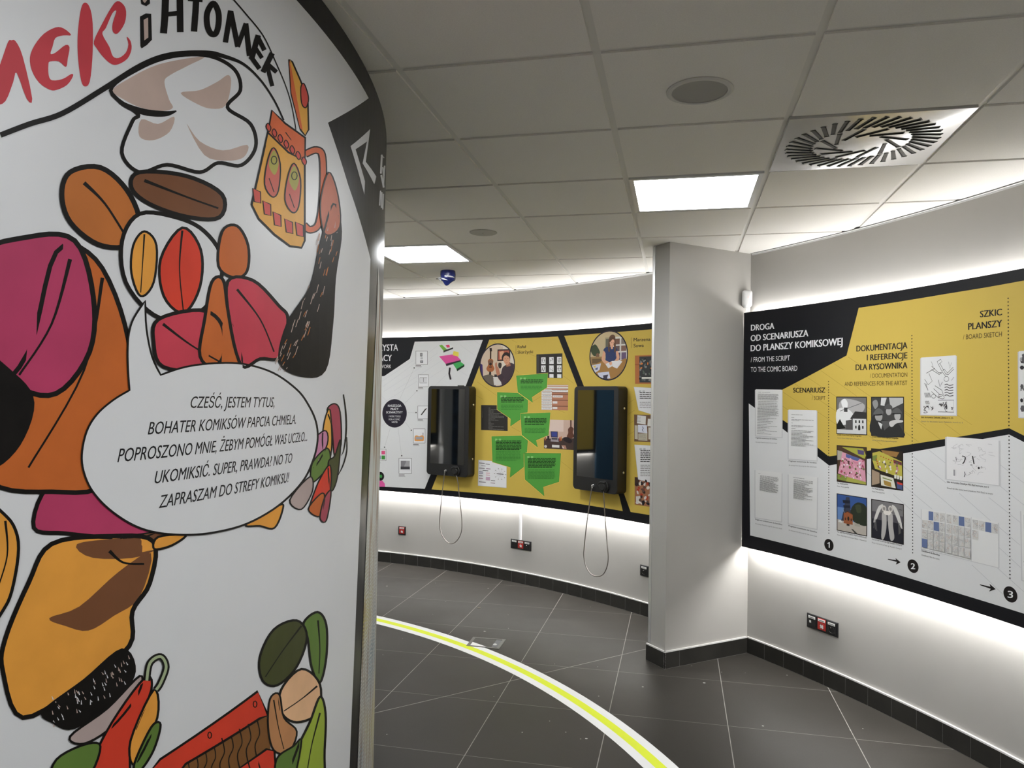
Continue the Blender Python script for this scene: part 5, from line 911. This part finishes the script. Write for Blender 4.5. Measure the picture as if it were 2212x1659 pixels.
# alarm detector across the corner above the right board
c = FA + (FB-FA)*.028 + Vector((0, 0, 0)); dirn = (Vector((0, 0, 0))-FA).normalized(); al = (ft*.55 - fn*.84).normalized(); ax = Vector((-al.y, al.x, 0)); ax = -ax if ax.x < 0 else ax
ctr = atz(1612.5, 647, EYE) if False else None
d = ray(1613.5, 646); k = (FA.xy.length-.055)/Vector((d.x, d.y)).length; ctr = Vector((d.x*k, d.y*k, EYE+d.z*k))
T = thing('alarm_detector', 'rounded white alarm detector in the corner above the right board', 'detector', ctr-Z*.055)
def rrect(wd, ht, r, y, top=.7, k=7):
    out = []
    for sx, sz, a0, rr_ in ((1, 1, 0, r*top), (-1, 1, 90, r*top), (-1, -1, 180, r), (1, -1, 270, r)):
        out += [ctr+ax*(sx*(wd/2-rr_)+rr_*math.cos(A(a0+90*i/k)))+Z*(sz*(ht/2-rr_)+rr_*math.sin(A(a0+90*i/k)))+al*y for i in range(k+1)]
    return out
bm = bmesh.new(); loft(bm, [rrect(.056, .108, .022, -.03), rrect(.058, .110, .022, -.004), rrect(.059, .111, .022, .0)]); obj('back_shell', bm, mat('grey_plastic', (.25, .25, .25), .5), T, 'grey back shell')
bm = bmesh.new(); loft(bm, [rrect(.064, .110, .022, .0), rrect(.064, .110, .022, .010), rrect(.058, .104, .020, .019), rrect(.040, .085, .018, .025), rrect(.01, .03, .004, .027)]); obj('front_cover', bm, white_m, T, smooth=True)
bm = bmesh.new(); lathe(bm, ctr+al*.0265+ax*.003+Z*.008, al, [(.0028, 0), (.0028, .001), (.0005, .0014)], 12); obj('indicator', bm, mat('indicator_red', (1, .35, .35), .3, emit=1.2), T, 'pink-red indicator light')
bm = bmesh.new(); tube(bm, [ctr-Z*.053-al*.02, ctr-Z*.075-al*.035, ctr-Z*.14-al*.05], .002, 6); obj('cable', bm, white_m, T)
bm = bmesh.new(); box(bm, ctr-al*.03-ax*.022-Z*.03, ax*.044, -al*.022, Z*.06); obj('wall_mount', bm, mat('grey_plastic', (.25, .25, .25)), T)

# ------------------------------------------------------------------ on the floor
TC = (-3.0930, 2.0155); TI, TO = 3.9120, 4.0640
T = thing('floor_tape', 'curved white floor stripe with a neon yellow centre line', 'floor tape', (TC[0]+3.99, TC[1], 0))
def ring(r0, r1, z, a0=-75, a1=150):
    bm = bmesh.new(); n = 180; V = []
    for k in range(n+1):
        a = A(a0+(a1-a0)*k/n); V.append([bm.verts.new((TC[0]+r*math.cos(a), TC[1]+r*math.sin(a), z)) for r in (r0, r1)])
    for a, b in zip(V, V[1:]): bm.faces.new((a[0], a[1], b[1], b[0]))
    return bm
obj('white_strip', ring(TI, TO, .0008), mat('tape_white', (.90, .90, .90), .5, noise=.02, nscale=6), T)
obj('neon_strip', ring(TI+.051, TO-.051, .0012), mat('tape_neon', (.80, .90, .045), .5), T, 'neon yellow centre line')
FBX = [Vector((v.x, v.y, 0)) for v in (atz(1007, 1395.5, 0), atz(1078, 1402.5, 0), atz(1093, 1382, 0), atz(1022, 1376.5, 0))]
T = thing('floor_box', 'square floor socket box with metal rim, set into the floor stripe', 'floor box', sum(FBX, Vector())/4)
bl = lambda x, y, z: (FBX[0]*(1-x)+FBX[1]*x)*(1-y)+(FBX[3]*(1-x)+FBX[2]*x)*y+Z*z
bm = bmesh.new()
for a, b, c2, d2 in ((0, 0, 1, .09), (0, .91, 1, 1), (0, .09, .09, .91), (.91, .09, 1, .91)): box(bm, bl(a, b, .0), bl(c2, b, 0)-bl(a, b, 0), bl(a, d2, 0)-bl(a, b, 0), Z*.0028)
obj('rim', bm, mat('rim_metal', (.20, .20, .19), .35, .7), T, 'worn metal rim')
bm = bmesh.new(); box(bm, bl(.09, .09, 0), bl(.91, .09, 0)-bl(.09, .09, 0), bl(.09, .91, 0)-bl(.09, .09, 0), Z*.0018); LD = obj('lid', bm, mat('lid_tile', (.062, .057, .051), .5, noise=.15, nscale=30), T)
bm = bmesh.new(); quad(bm, [bl(.095, .10, .0021), bl(.60, .10, .0021), bl(.10, .48, .0021)]) if False else bm.faces.new([bm.verts.new(bl(*q, .0021)) for q in ((.10, .10), (.60, .10), (.10, .46))]); obj('tape_patch', bm, MATS['tape_white'], LD, 'triangle of white tape')
bm = bmesh.new(); box(bm, bl(.74, .12, .0018), bl(.91, .12, 0)-bl(.74, .12, 0), bl(.74, .88, 0)-bl(.74, .12, 0), Z*.0004); HB = obj('handle_recess', bm, mat('recess_grey', (.13, .135, .15), .4), LD)
bm = bmesh.new(); lathe(bm, bl(.80, .36, .002), Z, [(.014, 0), (.013, .004), (.008, .006), (.001, .006)], 16); obj('lift_handle', bm, LBL, HB, 'pale lift handle')
c = atz(1034.5, 1313, 0); bm = bmesh.new(); lathe(bm, c, Z, [(.014, 0), (.014, .0015), (.009, .002), (.008, .0012), (.001, .0012)], 20)
T = thing('floor_plug', 'tiny round metal plug in the floor tiles, beyond the floor stripe', 'plug', c); obj('plug_ring', bm, mat('plug_metal', (.12, .10, .07), .4, .6), T)
